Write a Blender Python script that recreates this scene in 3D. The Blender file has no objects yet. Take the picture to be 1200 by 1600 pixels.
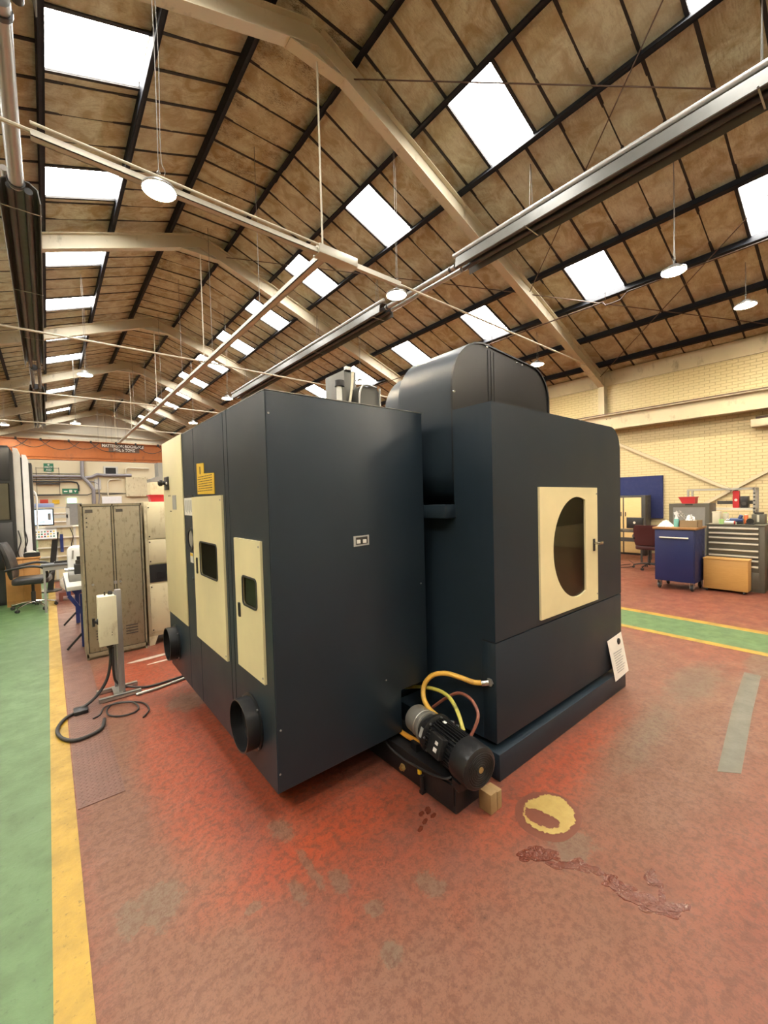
import bpy, bmesh, math, random
from mathutils import Vector, Matrix, Euler
random.seed(7)
SC = bpy.context.scene
COL = SC.collection

# ------------------------------------------------------------------ camera
CAM_F, CAM_YAW, CAM_PITCH, CAM_ROLL, CAM_H = 643.63, 0.68456, -0.031753, -0.026755, 1.75
def cam_axes():
    cy, sy, cp, sp = math.cos(CAM_YAW), math.sin(CAM_YAW), math.cos(CAM_PITCH), math.sin(CAM_PITCH)
    F = Vector((sy*cp, cy*cp, sp)); R = Vector((cy, -sy, 0)); U = R.cross(F)
    cr, sr = math.cos(CAM_ROLL), math.sin(CAM_ROLL)
    return F, R*cr+U*sr, U*cr-R*sr
CF, CR, CU = cam_axes()
cd = bpy.data.cameras.new('camera'); cam = bpy.data.objects.new('camera', cd); COL.objects.link(cam)
cd.sensor_fit = 'VERTICAL'; cd.sensor_height = 36.0; cd.sensor_width = 27.0
cd.lens = CAM_F/1600*36.0; cd.clip_start = 0.05; cd.clip_end = 300
M = Matrix((CR, CU, -CF)).transposed().to_4x4(); M.translation = Vector((0, 0, CAM_H))
cam.matrix_world = M
SC.camera = cam

# ------------------------------------------------------------------ world, exposure
w = bpy.data.worlds.new('world'); SC.world = w; w.use_nodes = True
w.node_tree.nodes['Background'].inputs[0].default_value = (0.75, 0.86, 1.0, 1)
w.node_tree.nodes['Background'].inputs[1].default_value = 1.0
SC.view_settings.view_transform = 'Standard'; SC.view_settings.look = 'None'
SC.view_settings.gamma = 1.0; SC.view_settings.use_curve_mapping = False
SC.view_settings.exposure = 0.35
SC.cycles.max_bounces = 6; SC.cycles.diffuse_bounces = 5; SC.cycles.glossy_bounces = 3; SC.cycles.transparent_max_bounces = 6
SC.cycles.caustics_reflective = False; SC.cycles.caustics_refractive = False; SC.cycles.use_light_tree = False
SC.cycles.adaptive_threshold = 0.06; SC.cycles.adaptive_min_samples = 16; w.cycles.sampling_method = 'NONE'
SC.cycles.sample_clamp_indirect = 6.0
SKY_STRENGTH = 26.0        # daylight through the translucent roof sheets
LAMP_STRENGTH = 420.0      # LED high-bay diffusers
SKY_COL = (1.0, 0.97, 0.91)
LAMP_COL = (1.0, 0.82, 0.54)

# ------------------------------------------------------------------ materials
def srgb(r, g, b):
    f = lambda c: ((c/255)/12.92 if c/255 <= 0.04045 else (((c/255)+0.055)/1.055)**2.4)
    return (f(r), f(g), f(b))
class NT:
    def __init__(s, m): s.t = m.node_tree; s.n = s.t.nodes; s.l = s.t.links
    def add(s, kind, **kw):
        n = s.n.new(kind)
        for k, v in kw.items(): setattr(n, k, v)
        return n
    def set(s, n, name, v):
        if hasattr(v, 'is_output'): s.l.new(v, n.inputs[name])
        else: n.inputs[name].default_value = v
    def math(s, op, a, b=0.0, clamp=False):
        n = s.add('ShaderNodeMath', operation=op, use_clamp=clamp); s.set(n, 0, a); s.set(n, 1, b); return n.outputs[0]
    def mix(s, fac, a, b):
        n = s.add('ShaderNodeMix', data_type='RGBA'); s.set(n, 0, fac)
        for i, v in ((6, a), (7, b)):
            if hasattr(v, 'is_output'): s.l.new(v, n.inputs[i])
            else: n.inputs[i].default_value = (*v, 1)
        return n.outputs[2]
    def noise(s, vec, scale, detail=3, rough=0.55, dist=0.0):
        n = s.add('ShaderNodeTexNoise'); s.set(n, 'Scale', scale); s.set(n, 'Detail', detail); s.set(n, 'Roughness', rough); s.set(n, 'Distortion', dist)
        if vec is not None: s.l.new(vec, n.inputs['Vector'])
        return n.outputs[0]
    def ramp(s, v, lo, hi, a=0.0, b=1.0):
        n = s.add('ShaderNodeMapRange'); s.set(n, 0, v); s.set(n, 1, lo); s.set(n, 2, hi); s.set(n, 3, a); s.set(n, 4, b); n.clamp = True
        return n.outputs[0]
    def scale(s, vec, sc, rot=(0, 0, 0)):
        n = s.add('ShaderNodeMapping'); s.l.new(vec, n.inputs[0]); n.inputs['Scale'].default_value = sc; n.inputs['Rotation'].default_value = rot
        return n.outputs[0]
    def pos(s): return s.add('ShaderNodeNewGeometry').outputs['Position']
    def obj(s): return s.add('ShaderNodeTexCoord').outputs['Object']
    def rand(s): return s.add('ShaderNodeObjectInfo').outputs['Random']
    def bump(s, h, strength=0.2, dist=0.01):
        n = s.add('ShaderNodeBump'); s.set(n, 'Strength', strength); s.set(n, 'Distance', dist); s.set(n, 'Height', h); return n.outputs[0]
MATS = {}
def new_mat(name):
    m = bpy.data.materials.new(name); m.use_nodes = True; MATS[name] = m
    t = NT(m); b = t.n['Principled BSDF']; return m, t, b
def mat(name, col, rough=0.5, metal=0.0, var=0.12, vscale=6.0, bump=0.0, bscale=60.0, spec=0.5, dirt=None, dirt_amt=0.0, dscale=4.0, coat=0.0):
    m, t, b = new_mat(name)
    p = t.obj()
    c = t.mix(t.noise(p, vscale, 4), tuple(max(0, x*(1-var)) for x in col), tuple(min(1, x*(1+var)) for x in col))
    if dirt is not None:
        d = t.ramp(t.noise(t.scale(p, (1, 1, 0.5)), dscale, 6, 0.65), 0.62-dirt_amt*0.3, 0.78-dirt_amt*0.2)
        c = t.mix(d, c, dirt)
    t.set(b, 'Base Color', c)
    t.set(b, 'Roughness', t.ramp(t.noise(p, vscale*2.3, 3), 0.3, 0.7, max(0.02, rough-0.06), min(1, rough+0.06)))
    b.inputs['Metallic'].default_value = metal; b.inputs['Specular IOR Level'].default_value = spec
    if coat: b.inputs['Coat Weight'].default_value = coat
    if bump: t.set(b, 'Normal', t.bump(t.noise(p, bscale, 2), bump, 0.004))
    return m
def emit(name, col, strength, tint=None):
    m, t, b = new_mat(name)
    b.inputs['Base Color'].default_value = (*(tint or col), 1)
    b.inputs['Emission Color'].default_value = (*col, 1); b.inputs['Emission Strength'].default_value = strength
    b.inputs['Roughness'].default_value = 0.6
    return m

# ------------------------------------------------------------------ mesh builder
WM = {}     # world matrix of every object built here
class MB:
    def __init__(s): s.v = []; s.f = []; s.T = None
    def add(s, vs, fs):
        o = len(s.v)
        for p in vs: s.v.append(s.T @ Vector(p) if s.T else Vector(p))
        for f in fs: s.f.append([i+o for i in f])
        return s
    def box(s, x0, x1, y0, y1, z0, z1):
        vs = [(x, y, z) for x in (x0, x1) for y in (y0, y1) for z in (z0, z1)]
        return s.add(vs, [(0,1,3,2),(4,6,7,5),(0,4,5,1),(2,3,7,6),(0,2,6,4),(1,5,7,3)])
    def bar(s, a, b, wdt, hgt, up=(0, 0, 1)):
        a, b = Vector(a), Vector(b); d = (b-a).normalized(); up = Vector(up)
        if abs(d.dot(up)) > 0.98: up = Vector((1, 0, 0))
        r = d.cross(up).normalized()*wdt/2; u = r.cross(d).normalized()*hgt/2
        vs = [p+sr*r+su*u for p in (a, b) for sr in (-1, 1) for su in (-1, 1)]
        return s.add(vs, [(0,1,3,2),(4,6,7,5),(0,4,5,1),(2,3,7,6),(0,2,6,4),(1,5,7,3)])
    def tube(s, pts, r, n=8, r1=None, closed=False):
        pts = [Vector(p) for p in pts]; m = len(pts); rings = []; prev = None
        for i, p in enumerate(pts):
            if closed: d = pts[(i+1) % m]-pts[i-1]
            else: d = pts[min(i+1, m-1)]-pts[max(i-1, 0)]
            d.normalize()
            if prev is None:
                a = Vector((0, 0, 1)) if abs(d.z) < 0.9 else Vector((1, 0, 0)); u = d.cross(a).normalized()
            else:
                u = prev-d*prev.dot(d); u.normalize()
            prev = u; v = d.cross(u)
            rr = r if r1 is None else r+(r1-r)*i/(m-1)
            rings.append([p+rr*(math.cos(2*math.pi*k/n)*u+math.sin(2*math.pi*k/n)*v) for k in range(n)])
        vs = [q for R in rings for q in R]; fs = []
        for i in range(m if closed else m-1):
            j = (i+1) % m
            for k in range(n): fs.append((i*n+k, j*n+k, j*n+(k+1) % n, i*n+(k+1) % n))
        if not closed: fs.append(tuple(range(n))[::-1]); fs.append(tuple((m-1)*n+k for k in range(n)))
        return s.add(vs, fs)
    def lathe(s, prof, origin=(0, 0, 0), axis=(0, 0, 1), n=24, cap0=True, cap1=True):
        ax = Vector(axis).normalized(); a = Vector((0, 0, 1)) if abs(ax.z) < 0.9 else Vector((1, 0, 0))
        u = ax.cross(a).normalized(); v = ax.cross(u); o = Vector(origin); vs = []; fs = []
        for r, h in prof:
            for k in range(n):
                t = 2*math.pi*k/n; vs.append(o+ax*h+r*(math.cos(t)*u+math.sin(t)*v))
        m = len(prof)
        for i in range(m-1):
            for k in range(n): fs.append((i*n+k, i*n+(k+1) % n, (i+1)*n+(k+1) % n, (i+1)*n+k))
        if cap0: fs.append(tuple(range(n))[::-1])
        if cap1: fs.append(tuple((m-1)*n+k for k in range(n)))
        return s.add(vs, fs)
    def cyl(s, a, b, r, n=16):
        a, b = Vector(a), Vector(b); return s.lathe([(r, 0), (r, (b-a).length)], a, b-a, n)
    def prism(s, poly, plane, c0, c1):
        mp = {'xz': lambda p, c: (p[0], c, p[1]), 'yz': lambda p, c: (c, p[0], p[1]), 'xy': lambda p, c: (p[0], p[1], c)}[plane]
        n = len(poly); vs = [mp(p, c0) for p in poly]+[mp(p, c1) for p in poly]
        fs = [tuple(range(n))[::-1], tuple(range(n, 2*n))]+[(i, (i+1) % n, n+(i+1) % n, n+i) for i in range(n)]
        return s.add(vs, fs)
    def plate_hole(s, outer, holes, plane, c0, c1):
        """a plate with openings: outline and holes are point lists, thickness c0..c1"""
        mp = {'xz': lambda p, c: (p[0], c, p[1]), 'yz': lambda p, c: (c, p[0], p[1]), 'xy': lambda p, c: (p[0], p[1], c)}[plane]
        bm = bmesh.new(); loops = [outer]+list(holes); base = []
        for L in loops:
            vv = [bm.verts.new((p[0], p[1], 0)) for p in L]; base.append(vv)
            for i in range(len(vv)): bm.edges.new((vv[i], vv[(i+1) % len(vv)]))
        bmesh.ops.triangle_fill(bm, use_beauty=True, use_dissolve=False, edges=bm.edges[:])
        bm.verts.index_update(); N = len(bm.verts)
        vs = [mp(v.co, c0) for v in bm.verts]+[mp(v.co, c1) for v in bm.verts]
        fs = []
        for f in bm.faces:
            idx = [v.index for v in f.verts]; fs.append(idx[::-1]); fs.append([i+N for i in idx])
        for vv in base:
            for i in range(len(vv)):
                a, b = vv[i].index, vv[(i+1) % len(vv)].index; fs.append((a, b, b+N, a+N))
        bm.free(); return s.add(vs, fs)
    def sphere(s, c, r, n=12, sc=(1, 1, 1)):
        vs = []; fs = []; m = n//2
        for i in range(1, m):
            for k in range(n):
                th = math.pi*i/m; ph = 2*math.pi*k/n
                vs.append((c[0]+r*sc[0]*math.sin(th)*math.cos(ph), c[1]+r*sc[1]*math.sin(th)*math.sin(ph), c[2]+r*sc[2]*math.cos(th)))
        t = len(vs); vs.append((c[0], c[1], c[2]+r*sc[2])); vs.append((c[0], c[1], c[2]-r*sc[2]))
        for i in range(m-2):
            for k in range(n): fs.append((i*n+k, (i+1)*n+k, (i+1)*n+(k+1) % n, i*n+(k+1) % n))
        for k in range(n): fs.append((t, k, (k+1) % n)); fs.append((t+1, (m-2)*n+(k+1) % n, (m-2)*n+k))
        return s.add(vs, fs)
    def mesh(s, name, inv, bevel=0.0, bseg=2, smooth=True, angle=35):
        me = bpy.data.meshes.new(name)
        me.from_pydata([tuple(inv @ v) for v in s.v], [], s.f); me.update()
        bm = bmesh.new(); bm.from_mesh(me)
        bmesh.ops.recalc_face_normals(bm, faces=bm.faces[:])
        if bevel:
            es = [e for e in bm.edges if len(e.link_faces) == 2 and e.calc_face_angle(0) > math.radians(40)]
            bmesh.ops.bevel(bm, geom=es, offset=bevel, offset_type='OFFSET', segments=bseg, profile=0.5, affect='EDGES', clamp_overlap=True)
        bm.to_mesh(me); bm.free()
        if smooth:
            me.polygons.foreach_set('use_smooth', [True]*len(me.polygons)); me.set_sharp_from_angle(angle=math.radians(angle))
        return me
    def build(s, name, material, parent=None, bevel=0.0, bseg=2, smooth=True, kind=None, label=None, local=False, angle=35):
        if parent is None:
            xs = [v.x for v in s.v]; ys = [v.y for v in s.v]; zs = [v.z for v in s.v]
            W = Matrix.Translation(((min(xs)+max(xs))/2, (min(ys)+max(ys))/2, min(zs)))
        else: W = WM[parent.name]
        me = s.mesh(name, Matrix.Identity(4) if local else W.inverted(), bevel, bseg, smooth, angle)
        me.materials.append(MATS[material])
        o = bpy.data.objects.new(name, me); COL.objects.link(o)
        if parent is None: o.matrix_world = W
        else: o.parent = parent
        WM[o.name] = W.copy()
        if kind: o['kind'] = kind
        if label: o['label'] = label
        return o
def thing(name, label, cat, loc=(0, 0, 0), rotz=0.0, group=None, kind=None):
    o = bpy.data.objects.new(name, None); COL.objects.link(o); o.empty_display_size = 0.1
    o.location = loc; o.rotation_euler = (0, 0, rotz)
    WM[o.name] = Matrix.Translation(loc) @ Matrix.Rotation(rotz, 4, 'Z')
    return tag(o, label, cat, group, kind)
def tag(o, label=None, cat=None, group=None, kind=None):
    if label: o['label'] = label
    if cat: o['category'] = cat
    if group: o['group'] = group
    if kind: o['kind'] = kind
    return o
def dup(src, dloc, label=None, group=None):
    """copy of a thing, its parts and sub-parts, moved by dloc"""
    r = src.copy(); COL.objects.link(r); r.location = src.location+Vector(dloc)
    WM[r.name] = Matrix.Translation(dloc) @ WM[src.name]
    if label: r['label'] = label
    if group: r['group'] = group
    for ch in list(src.children):
        c_ = ch.copy(); COL.objects.link(c_); c_.parent = r; WM[c_.name] = WM[r.name]
        for g in list(ch.children):
            d_ = g.copy(); COL.objects.link(d_); d_.parent = c_; WM[d_.name] = WM[r.name]
    return r
def spline(pts, k=6, closed=False):
    P = [Vector(p) for p in pts]; n = len(P); out = []
    for i in range(n if closed else n-1):
        p0 = P[(i-1) % n] if (closed or i > 0) else P[0]*2-P[1]
        p1 = P[i]; p2 = P[(i+1) % n]
        p3 = P[(i+2) % n] if (closed or i+2 < n) else P[-1]*2-P[-2]
        for j in range(k):
            t = j/k
            out.append(0.5*((2*p1)+(p2-p0)*t+(2*p0-5*p1+4*p2-p3)*t*t+(3*p1-p0-3*p2+p3)*t**3))
    if not closed: out.append(P[-1])
    return out
def rrect(x0, x1, y0, y1, r, n=5):
    pts = []
    for cx, cy, a in ((x1-r, y0+r, -90), (x1-r, y1-r, 0), (x0+r, y1-r, 90), (x0+r, y0+r, 180)):
        for i in range(n+1):
            t = math.radians(a+90*i/n); pts.append((cx+r*math.cos(t), cy+r*math.sin(t)))
    return pts
def blob(cx, cy, rx, ry, n=40, jag=0.12, rot=0.0, seed=1):
    rnd = random.Random(seed); ph = [(rnd.uniform(0, 6.28), rnd.uniform(0.3, 1.0)) for _ in range(9)]; pts = []
    for i in range(n):
        t = 2*math.pi*i/n; k = 1+jag*sum(a*math.sin((j+2)*t+p)/(j+1.5)**0.6 for j, (p, a) in enumerate(ph))*0.6
        x, y = rx*k*math.cos(t), ry*k*math.sin(t)
        pts.append((cx+x*math.cos(rot)-y*math.sin(rot), cy+x*math.sin(rot)+y*math.cos(rot)))
    return pts
def text_part(name, body, size, M4, material, parent, depth=0.002, sx=1.0):
    """flat lettering as a mesh; M4 places the text plane (x right, y up) in the world"""
    cu = bpy.data.curves.new(name, 'FONT'); cu.body = body; cu.size = size; cu.align_x = 'CENTER'; cu.align_y = 'CENTER'; cu.extrude = depth; cu.offset = size*0.02
    cu.resolution_u = 2
    t = bpy.data.objects.new(name, cu); COL.objects.link(t)
    dg = bpy.context.evaluated_depsgraph_get(); me = bpy.data.meshes.new_from_object(t.evaluated_get(dg))
    bpy.data.objects.remove(t); bpy.data.curves.remove(cu)
    me.transform(WM[parent.name].inverted() @ M4 @ Matrix.Diagonal((sx, 1, 1, 1)))
    me.materials.clear(); me.materials.append(MATS[material])
    o = bpy.data.objects.new(name, me); COL.objects.link(o); o.parent = parent; WM[o.name] = WM[parent.name]
    return o
def frame_m(origin, xdir, ydir):
    x = Vector(xdir).normalized(); y = Vector(ydir).normalized(); z = x.cross(y)
    m = Matrix((x, y, z)).transposed().to_4x4(); m.translation = Vector(origin); return m
def project(p):
    d = Vector(p)-Vector((0, 0, CAM_H)); z = d.dot(CF)
    if z < 0.1: return None
    return 600+CAM_F*d.dot(CR)/z, 800-CAM_F*d.dot(CU)/z
def in_view(p, m=40):
    q = project(p); return q is not None and -m < q[0] < 1200+m and -m < q[1] < 1600+m
# ================================================================== surfaces
def floor_material():
    m, t, b = new_mat('floor_red'); P = t.pos()
    n1 = t.noise(P, 0.9, 5, 0.6, 0.6); n2 = t.noise(P, 5.0, 6, 0.65); n3 = t.noise(P, 28.0, 5, 0.7); n4 = t.noise(P, 2.2, 7, 0.7, 1.2)
    c = t.mix(t.ramp(n1, 0.35, 0.65), (0.195, 0.050, 0.027), (0.165, 0.054, 0.032))
    c = t.mix(t.ramp(n2, 0.42, 0.66, 0, 0.45), c, (0.105, 0.045, 0.035))
    sep = t.add('ShaderNodeSeparateXYZ'); t.l.new(P, sep.inputs[0])
    wob = t.ramp(t.noise(P, 1.6, 5, 0.6), 0.2, 0.8, -0.5, 0.5); wob2 = t.ramp(t.noise(P, 9.0, 6, 0.7), 0.2, 0.8, -0.5, 0.5)
    wob3 = t.ramp(t.noise(P, 30.0, 5, 0.7), 0.2, 0.8, -0.5, 0.5)
    def spot(cx, cy, rx, ry, soft=0.35, amp=0.6, amp2=0.5, amp3=0.0):
        dx = t.math('DIVIDE', t.math('SUBTRACT', sep.outputs[0], cx), rx); dy = t.math('DIVIDE', t.math('SUBTRACT', sep.outputs[1], cy), ry)
        r = t.math('SQRT', t.math('ADD', t.math('MULTIPLY', dx, dx), t.math('MULTIPLY', dy, dy)))
        r = t.math('ADD', r, t.math('MULTIPLY', wob, amp)); r = t.math('ADD', r, t.math('MULTIPLY', wob2, amp2))
        if amp3: r = t.math('ADD', r, t.math('MULTIPLY', wob3, amp3))
        return t.ramp(r, 1-soft, 1+soft, 1, 0)
    def chip(cx, cy, rx, ry): return spot(cx, cy, rx*1.25, ry*1.25, 0.16, 0.9, 1.5, 1.2)
    def mx(*a):
        o = a[0]
        for q in a[1:]: o = t.math('MAXIMUM', o, q)
        return o
    # trodden, browned paint along the walkway and across the open floor
    dull = mx(spot(0.34, 2.2, 0.30, 2.3, 0.3), spot(3.6, 0.9, 1.5, 0.45, 0.5), spot(0.9, 1.0, 0.5, 0.35, 0.6), spot(0.35, 7.4, 0.32, 2.6, 0.3), spot(0.40, 1.3, 0.42, 0.55, 0.6), spot(2.6, 0.85, 0.7, 0.3, 0.6), spot(1.25, 0.8, 0.8, 0.4, 0.7), spot(4.4, 1.9, 1.0, 0.7, 0.6))
    c = t.mix(t.math('MULTIPLY', dull, 0.85), c, (0.150, 0.078, 0.050))
    # brighter unworn paint close to the machine
    fresh = mx(spot(0.62, 3.0, 0.22, 0.95, 0.35), spot(1.1, 1.85, 0.55, 0.16, 0.5), spot(0.8, 4.9, 0.5, 0.55, 0.4), spot(2.6, 1.28, 0.8, 0.16, 0.5), spot(1.05, 3.0, 0.3, 1.2, 0.3))
    c = t.mix(t.math('MULTIPLY', fresh, 0.7), c, (0.27, 0.045, 0.015))
    # bare grey concrete where the paint has gone
    bare = mx(spot(4.55, 1.12, 0.55, 0.16, 0.3, 0.6, 0.9, 0.5), spot(3.2, 1.12, 0.6, 0.12, 0.5, 0.6, 0.9, 0.6), chip(0.30, 2.02, 0.07, 0.10), chip(0.2, 2.02, 0.035, 0.08), chip(0.9, 2.03, 0.045, 0.08),
              chip(0.80, 1.66, 0.025, 0.06), chip(0.90, 1.73, 0.018, 0.10), chip(0.97, 1.57, 0.03, 0.06), chip(1.27, 1.29, 0.05, 0.05), chip(0.90, 3.92, 0.11, 0.12),
              spot(5.5, 0.72, 0.45, 0.2, 0.1, 0.25, 0.3, 0.2), chip(1.95, 0.98, 0.10, 0.07), chip(0.95, 1.2, 0.035, 0.03), spot(5.1, 2.2, 0.5, 0.3, 0.3, 0.6, 0.9, 0.6), chip(1.02, 1.38, 0.03, 0.03), chip(0.62, 1.72, 0.03, 0.02))
    c = t.mix(t.math('MULTIPLY', bare, 0.52), c, t.mix(n3, (0.085, 0.08, 0.055), (0.13, 0.12, 0.085)))
    # scuffs and pits
    c = t.mix(t.ramp(t.noise(P, 14, 6, 0.75), 0.50, 0.72, 0, 0.5), c, (0.10, 0.035, 0.022))
    c = t.mix(t.ramp(n4, 0.60, 0.75, 0, 0.40), c, (0.10, 0.065, 0.05))
    c = t.mix(t.ramp(n3, 0.47, 0.58, 0, 0.5), c, (0.085, 0.034, 0.023))
    c = t.mix(t.ramp(t.noise(P, 75, 4, 0.7), 0.54, 0.62, 0, 0.5), c, (0.085, 0.036, 0.026))
    c = t.mix(t.ramp(t.noise(t.scale(P, (1.0, 6.0, 1.0), (0, 0, 0.6)), 9, 5, 0.7), 0.60, 0.68, 0, 0.35), c, (0.07, 0.04, 0.03))
    c = t.mix(t.ramp(n3, 0.66, 0.72, 0, 0.75), c, (0.035, 0.02, 0.016))
    c = t.mix(t.ramp(t.noise(P, 60, 3, 0.6), 0.74, 0.80, 0, 0.7), c, (0.30, 0.22, 0.17))
    t.set(b, 'Base Color', c)
    b.inputs['Specular IOR Level'].default_value = 0.32
    t.set(b, 'Roughness', t.ramp(n2, 0.3, 0.7, 0.38, 0.62))
    h = t.math('ADD', t.math('MULTIPLY', n2, 0.7), t.math('MULTIPLY', n3, 0.45))
    t.set(b, 'Normal', t.bump(h, 0.55, 0.016))
def paint_material(name, col, worn, amt=0.5, rough=0.5):
    m, t, b = new_mat(name); P = t.pos()
    n2 = t.noise(P, 6.0, 6, 0.65); n3 = t.noise(P, 34.0, 5, 0.7)
    c = t.mix(t.ramp(n2, 0.4, 0.7, 0, amt), col, worn); c = t.mix(t.ramp(n3, 0.60, 0.72, 0, amt), c, tuple(x*0.35 for x in worn))
    t.set(b, 'Base Color', c); t.set(b, 'Roughness', t.ramp(n2, 0.3, 0.7, rough-0.1, rough+0.12))
    t.set(b, 'Normal', t.bump(t.math('ADD', t.math('MULTIPLY', n2, 0.7), t.math('MULTIPLY', n3, 0.5)), 0.35, 0.012))
floor_material()
paint_material('walk_green', (0.062, 0.132, 0.046), (0.048, 0.080, 0.038), 0.55)
paint_material('line_yellow', (0.33, 0.205, 0.014), (0.19, 0.125, 0.025), 0.75)
paint_material('grey_patch', (0.105, 0.105, 0.085), (0.08, 0.08, 0.065), 0.5)
paint_material('white_scuff', (0.45, 0.40, 0.35), (0.25, 0.14, 0.11), 0.7)
paint_material('tread_red', (0.125, 0.055, 0.04), (0.095, 0.06, 0.048), 0.6)
def stain_mat():
    m, t, b = new_mat('coolant_stain'); P = t.pos(); n = t.noise(P, 18, 5, 0.6)
    t.set(b, 'Base Color', t.mix(n, (0.22, 0.14, 0.03), (0.36, 0.275, 0.095))); b.inputs['Roughness'].default_value = 0.45
    t.set(b, 'Normal', t.bump(t.noise(P, 40, 4), 0.25, 0.006))
    m, t, b = new_mat('wet_floor'); P = t.pos(); n = t.noise(P, 26, 5, 0.6)
    t.set(b, 'Base Color', t.mix(n, (0.075, 0.017, 0.010), (0.12, 0.03, 0.016))); t.set(b, 'Roughness', t.ramp(n, 0.35, 0.65, 0.05, 0.2))
    t.set(b, 'Normal', t.bump(t.noise(P, 42, 4, 0.65), 0.55, 0.012))
    m, t, b = new_mat('dried_ring'); P = t.pos(); n = t.noise(P, 22, 5, 0.6)
    t.set(b, 'Base Color', t.mix(n, (0.105, 0.032, 0.02), (0.14, 0.05, 0.032))); b.inputs['Roughness'].default_value = 0.3
stain_mat()
def panel_material(name, blotch):
    m, t, b = new_mat(name); P = t.pos(); O = t.obj(); r = t.rand()
    off = t.add('ShaderNodeCombineXYZ'); t.set(off, 0, t.math('MULTIPLY', r, 37.0)); t.set(off, 1, t.math('MULTIPLY', r, 91.0))
    vm = t.add('ShaderNodeVectorMath', operation='ADD'); t.l.new(P, vm.inputs[0]); t.l.new(off.outputs[0], vm.inputs[1]); V = vm.outputs[0]
    st = t.scale(V, (0.8, 3.2, 0.8))
    n1 = t.noise(st, 2.0, 6, 0.65, 0.6); n2 = t.noise(V, 3.0, 5, 0.6, 0.8); n3 = t.noise(t.scale(V, (2, 9, 2)), 5, 5, 0.7)
    c = t.mix(n1, (0.46, 0.455, 0.31), (0.82, 0.85, 0.69))
    c = t.mix(t.ramp(n2, 0.40, 0.62, 0, 0.85), c, (0.36, 0.27, 0.125))
    c = t.mix(t.ramp(n3, 0.50, 0.72, 0, 0.6), c, (0.27, 0.215, 0.125))
    c = t.mix(t.ramp(t.noise(V, 45, 4, 0.7), 0.45, 0.7, 0, 0.35), c, (0.33, 0.27, 0.16))
    c = t.mix(t.math('MULTIPLY', r, 0.35), c, (0.66, 0.64, 0.50))
    if blotch:
        vo = t.add('ShaderNodeTexVoronoi'); vo.inputs['Scale'].default_value = 7; t.l.new(t.scale(V, (1.2, 3.0, 1)), vo.inputs['Vector'])
        k = t.math('ADD', t.noise(t.scale(V, (2.5, 10, 2)), 7, 6, 0.75, 2.0), t.math('MULTIPLY', t.noise(V, 2.2, 3), 0.6))
        c = t.mix(t.ramp(k, 0.84, 0.97, 0, 0.9), c, (0.10, 0.055, 0.025))
    t.set(b, 'Base Color', c); b.inputs['Roughness'].default_value = 0.75; b.inputs['Specular IOR Level'].default_value = 0.25
    t.set(b, 'Normal', t.bump(n1, 0.25, 0.02))
panel_material('roof_board', False); panel_material('roof_board_mould', True)
mat('purlin_black', (0.014, 0.015, 0.019), 0.6, var=0.3, spec=0.25)
mat('roof_back', (0.20, 0.16, 0.10), 0.8, var=0.3, vscale=2)
mat('joint_black', (0.022, 0.019, 0.017), 0.7)
mat('frame_cream', (0.56, 0.50, 0.36), 0.45, var=0.10, vscale=2.5, dirt=(0.30, 0.26, 0.18), dirt_amt=0.15)
mat('gable_white', (0.60, 0.56, 0.46), 0.7, var=0.10, vscale=0.8)
mat('wall_cream', (0.64, 0.55, 0.325), 0.45, var=0.12, vscale=1.2, bump=0.15, bscale=50)
mat('mortar_cream', (0.40, 0.33, 0.18), 0.7, var=0.12)
mat('wall_plain', (0.62, 0.55, 0.38), 0.7, var=0.08, vscale=0.6)
emit('skylight_sheet', SKY_COL, SKY_STRENGTH, (0.9, 0.9, 0.9))
mat('rod_cream', (0.60, 0.55, 0.42), 0.5)
mat('rod_rust', (0.10, 0.06, 0.04), 0.6)
mat('steel_grey', (0.30, 0.30, 0.29), 0.35, 0.7)
mat('galv', (0.42, 0.42, 0.40), 0.38, 0.8)
mat('kerb_grey', (0.22, 0.22, 0.23), 0.5)

# ================================================================== shell of the hall
XR, XL, YF, YN, XRIDGE = 13.3, -6.5, 37.0, -8.0, 3.4
SL = 0.369; ANG = math.atan(SL)
def zu(x):      # underside of the rafters
    return 8.505-SL*(abs(x-XRIDGE))+0.0
RAFT = 0.36; PURL = 0.20
def zl(x): return zu(x)+RAFT+0.02+PURL         # underside of the lining boards
FRAMES = [5.5+6.1*k for k in range(-2, 6)]

floor = MB().box(XL-0.2, XR+0.2, YN-0.2, YF+0.2, -0.1, 0.0).build('floor', 'floor_red', kind='structure', smooth=False)
def slab(name, x0, x1, y0, y1, m, z=0.002, parent=floor): return MB().box(x0, x1, y0, y1, -0.001, z).build(name, m, parent, smooth=False)
slab('green_walkway', -2.4, -0.055, YN, 33, 'walk_green')
slab('yellow_line', -0.055, 0.057, YN, 33, 'line_yellow', 0.003)
slab('yellow_line', -2.52, -2.4, YN, 33, 'line_yellow', 0.003)
slab('green_walkway', 5.86, 6.60, YN, 20, 'walk_green')
slab('yellow_line', 5.75, 5.86, YN, 20, 'line_yellow', 0.003)
slab('yellow_line', 6.60, 6.73, YN, 20, 'line_yellow', 0.003)
# grey filled service trench running out from under the machine
tr = [(3.16, 0.66), (3.24, 0.56), (4.2, 0.66), (5.1, 0.74), (5.1, 0.86), (4.2, 0.78)]
MB().prism(tr, 'xy', -0.001, 0.0025).build('grey_floor_strip', 'grey_patch', floor, smooth=False)
for i, (x0, x1, y0, y1) in enumerate(((0.62, 1.12, 5.30, 5.38), (0.78, 1.15, 5.12, 5.16))):
    MB().prism(blob((x0+x1)/2, (y0+y1)/2, (x1-x0)/2, (y1-y0)/2, 30, 0.15, 0.05, i+3), 'xy', -0.001, 0.003).build('white_paint_scuff', 'white_scuff', floor, smooth=False)
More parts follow.
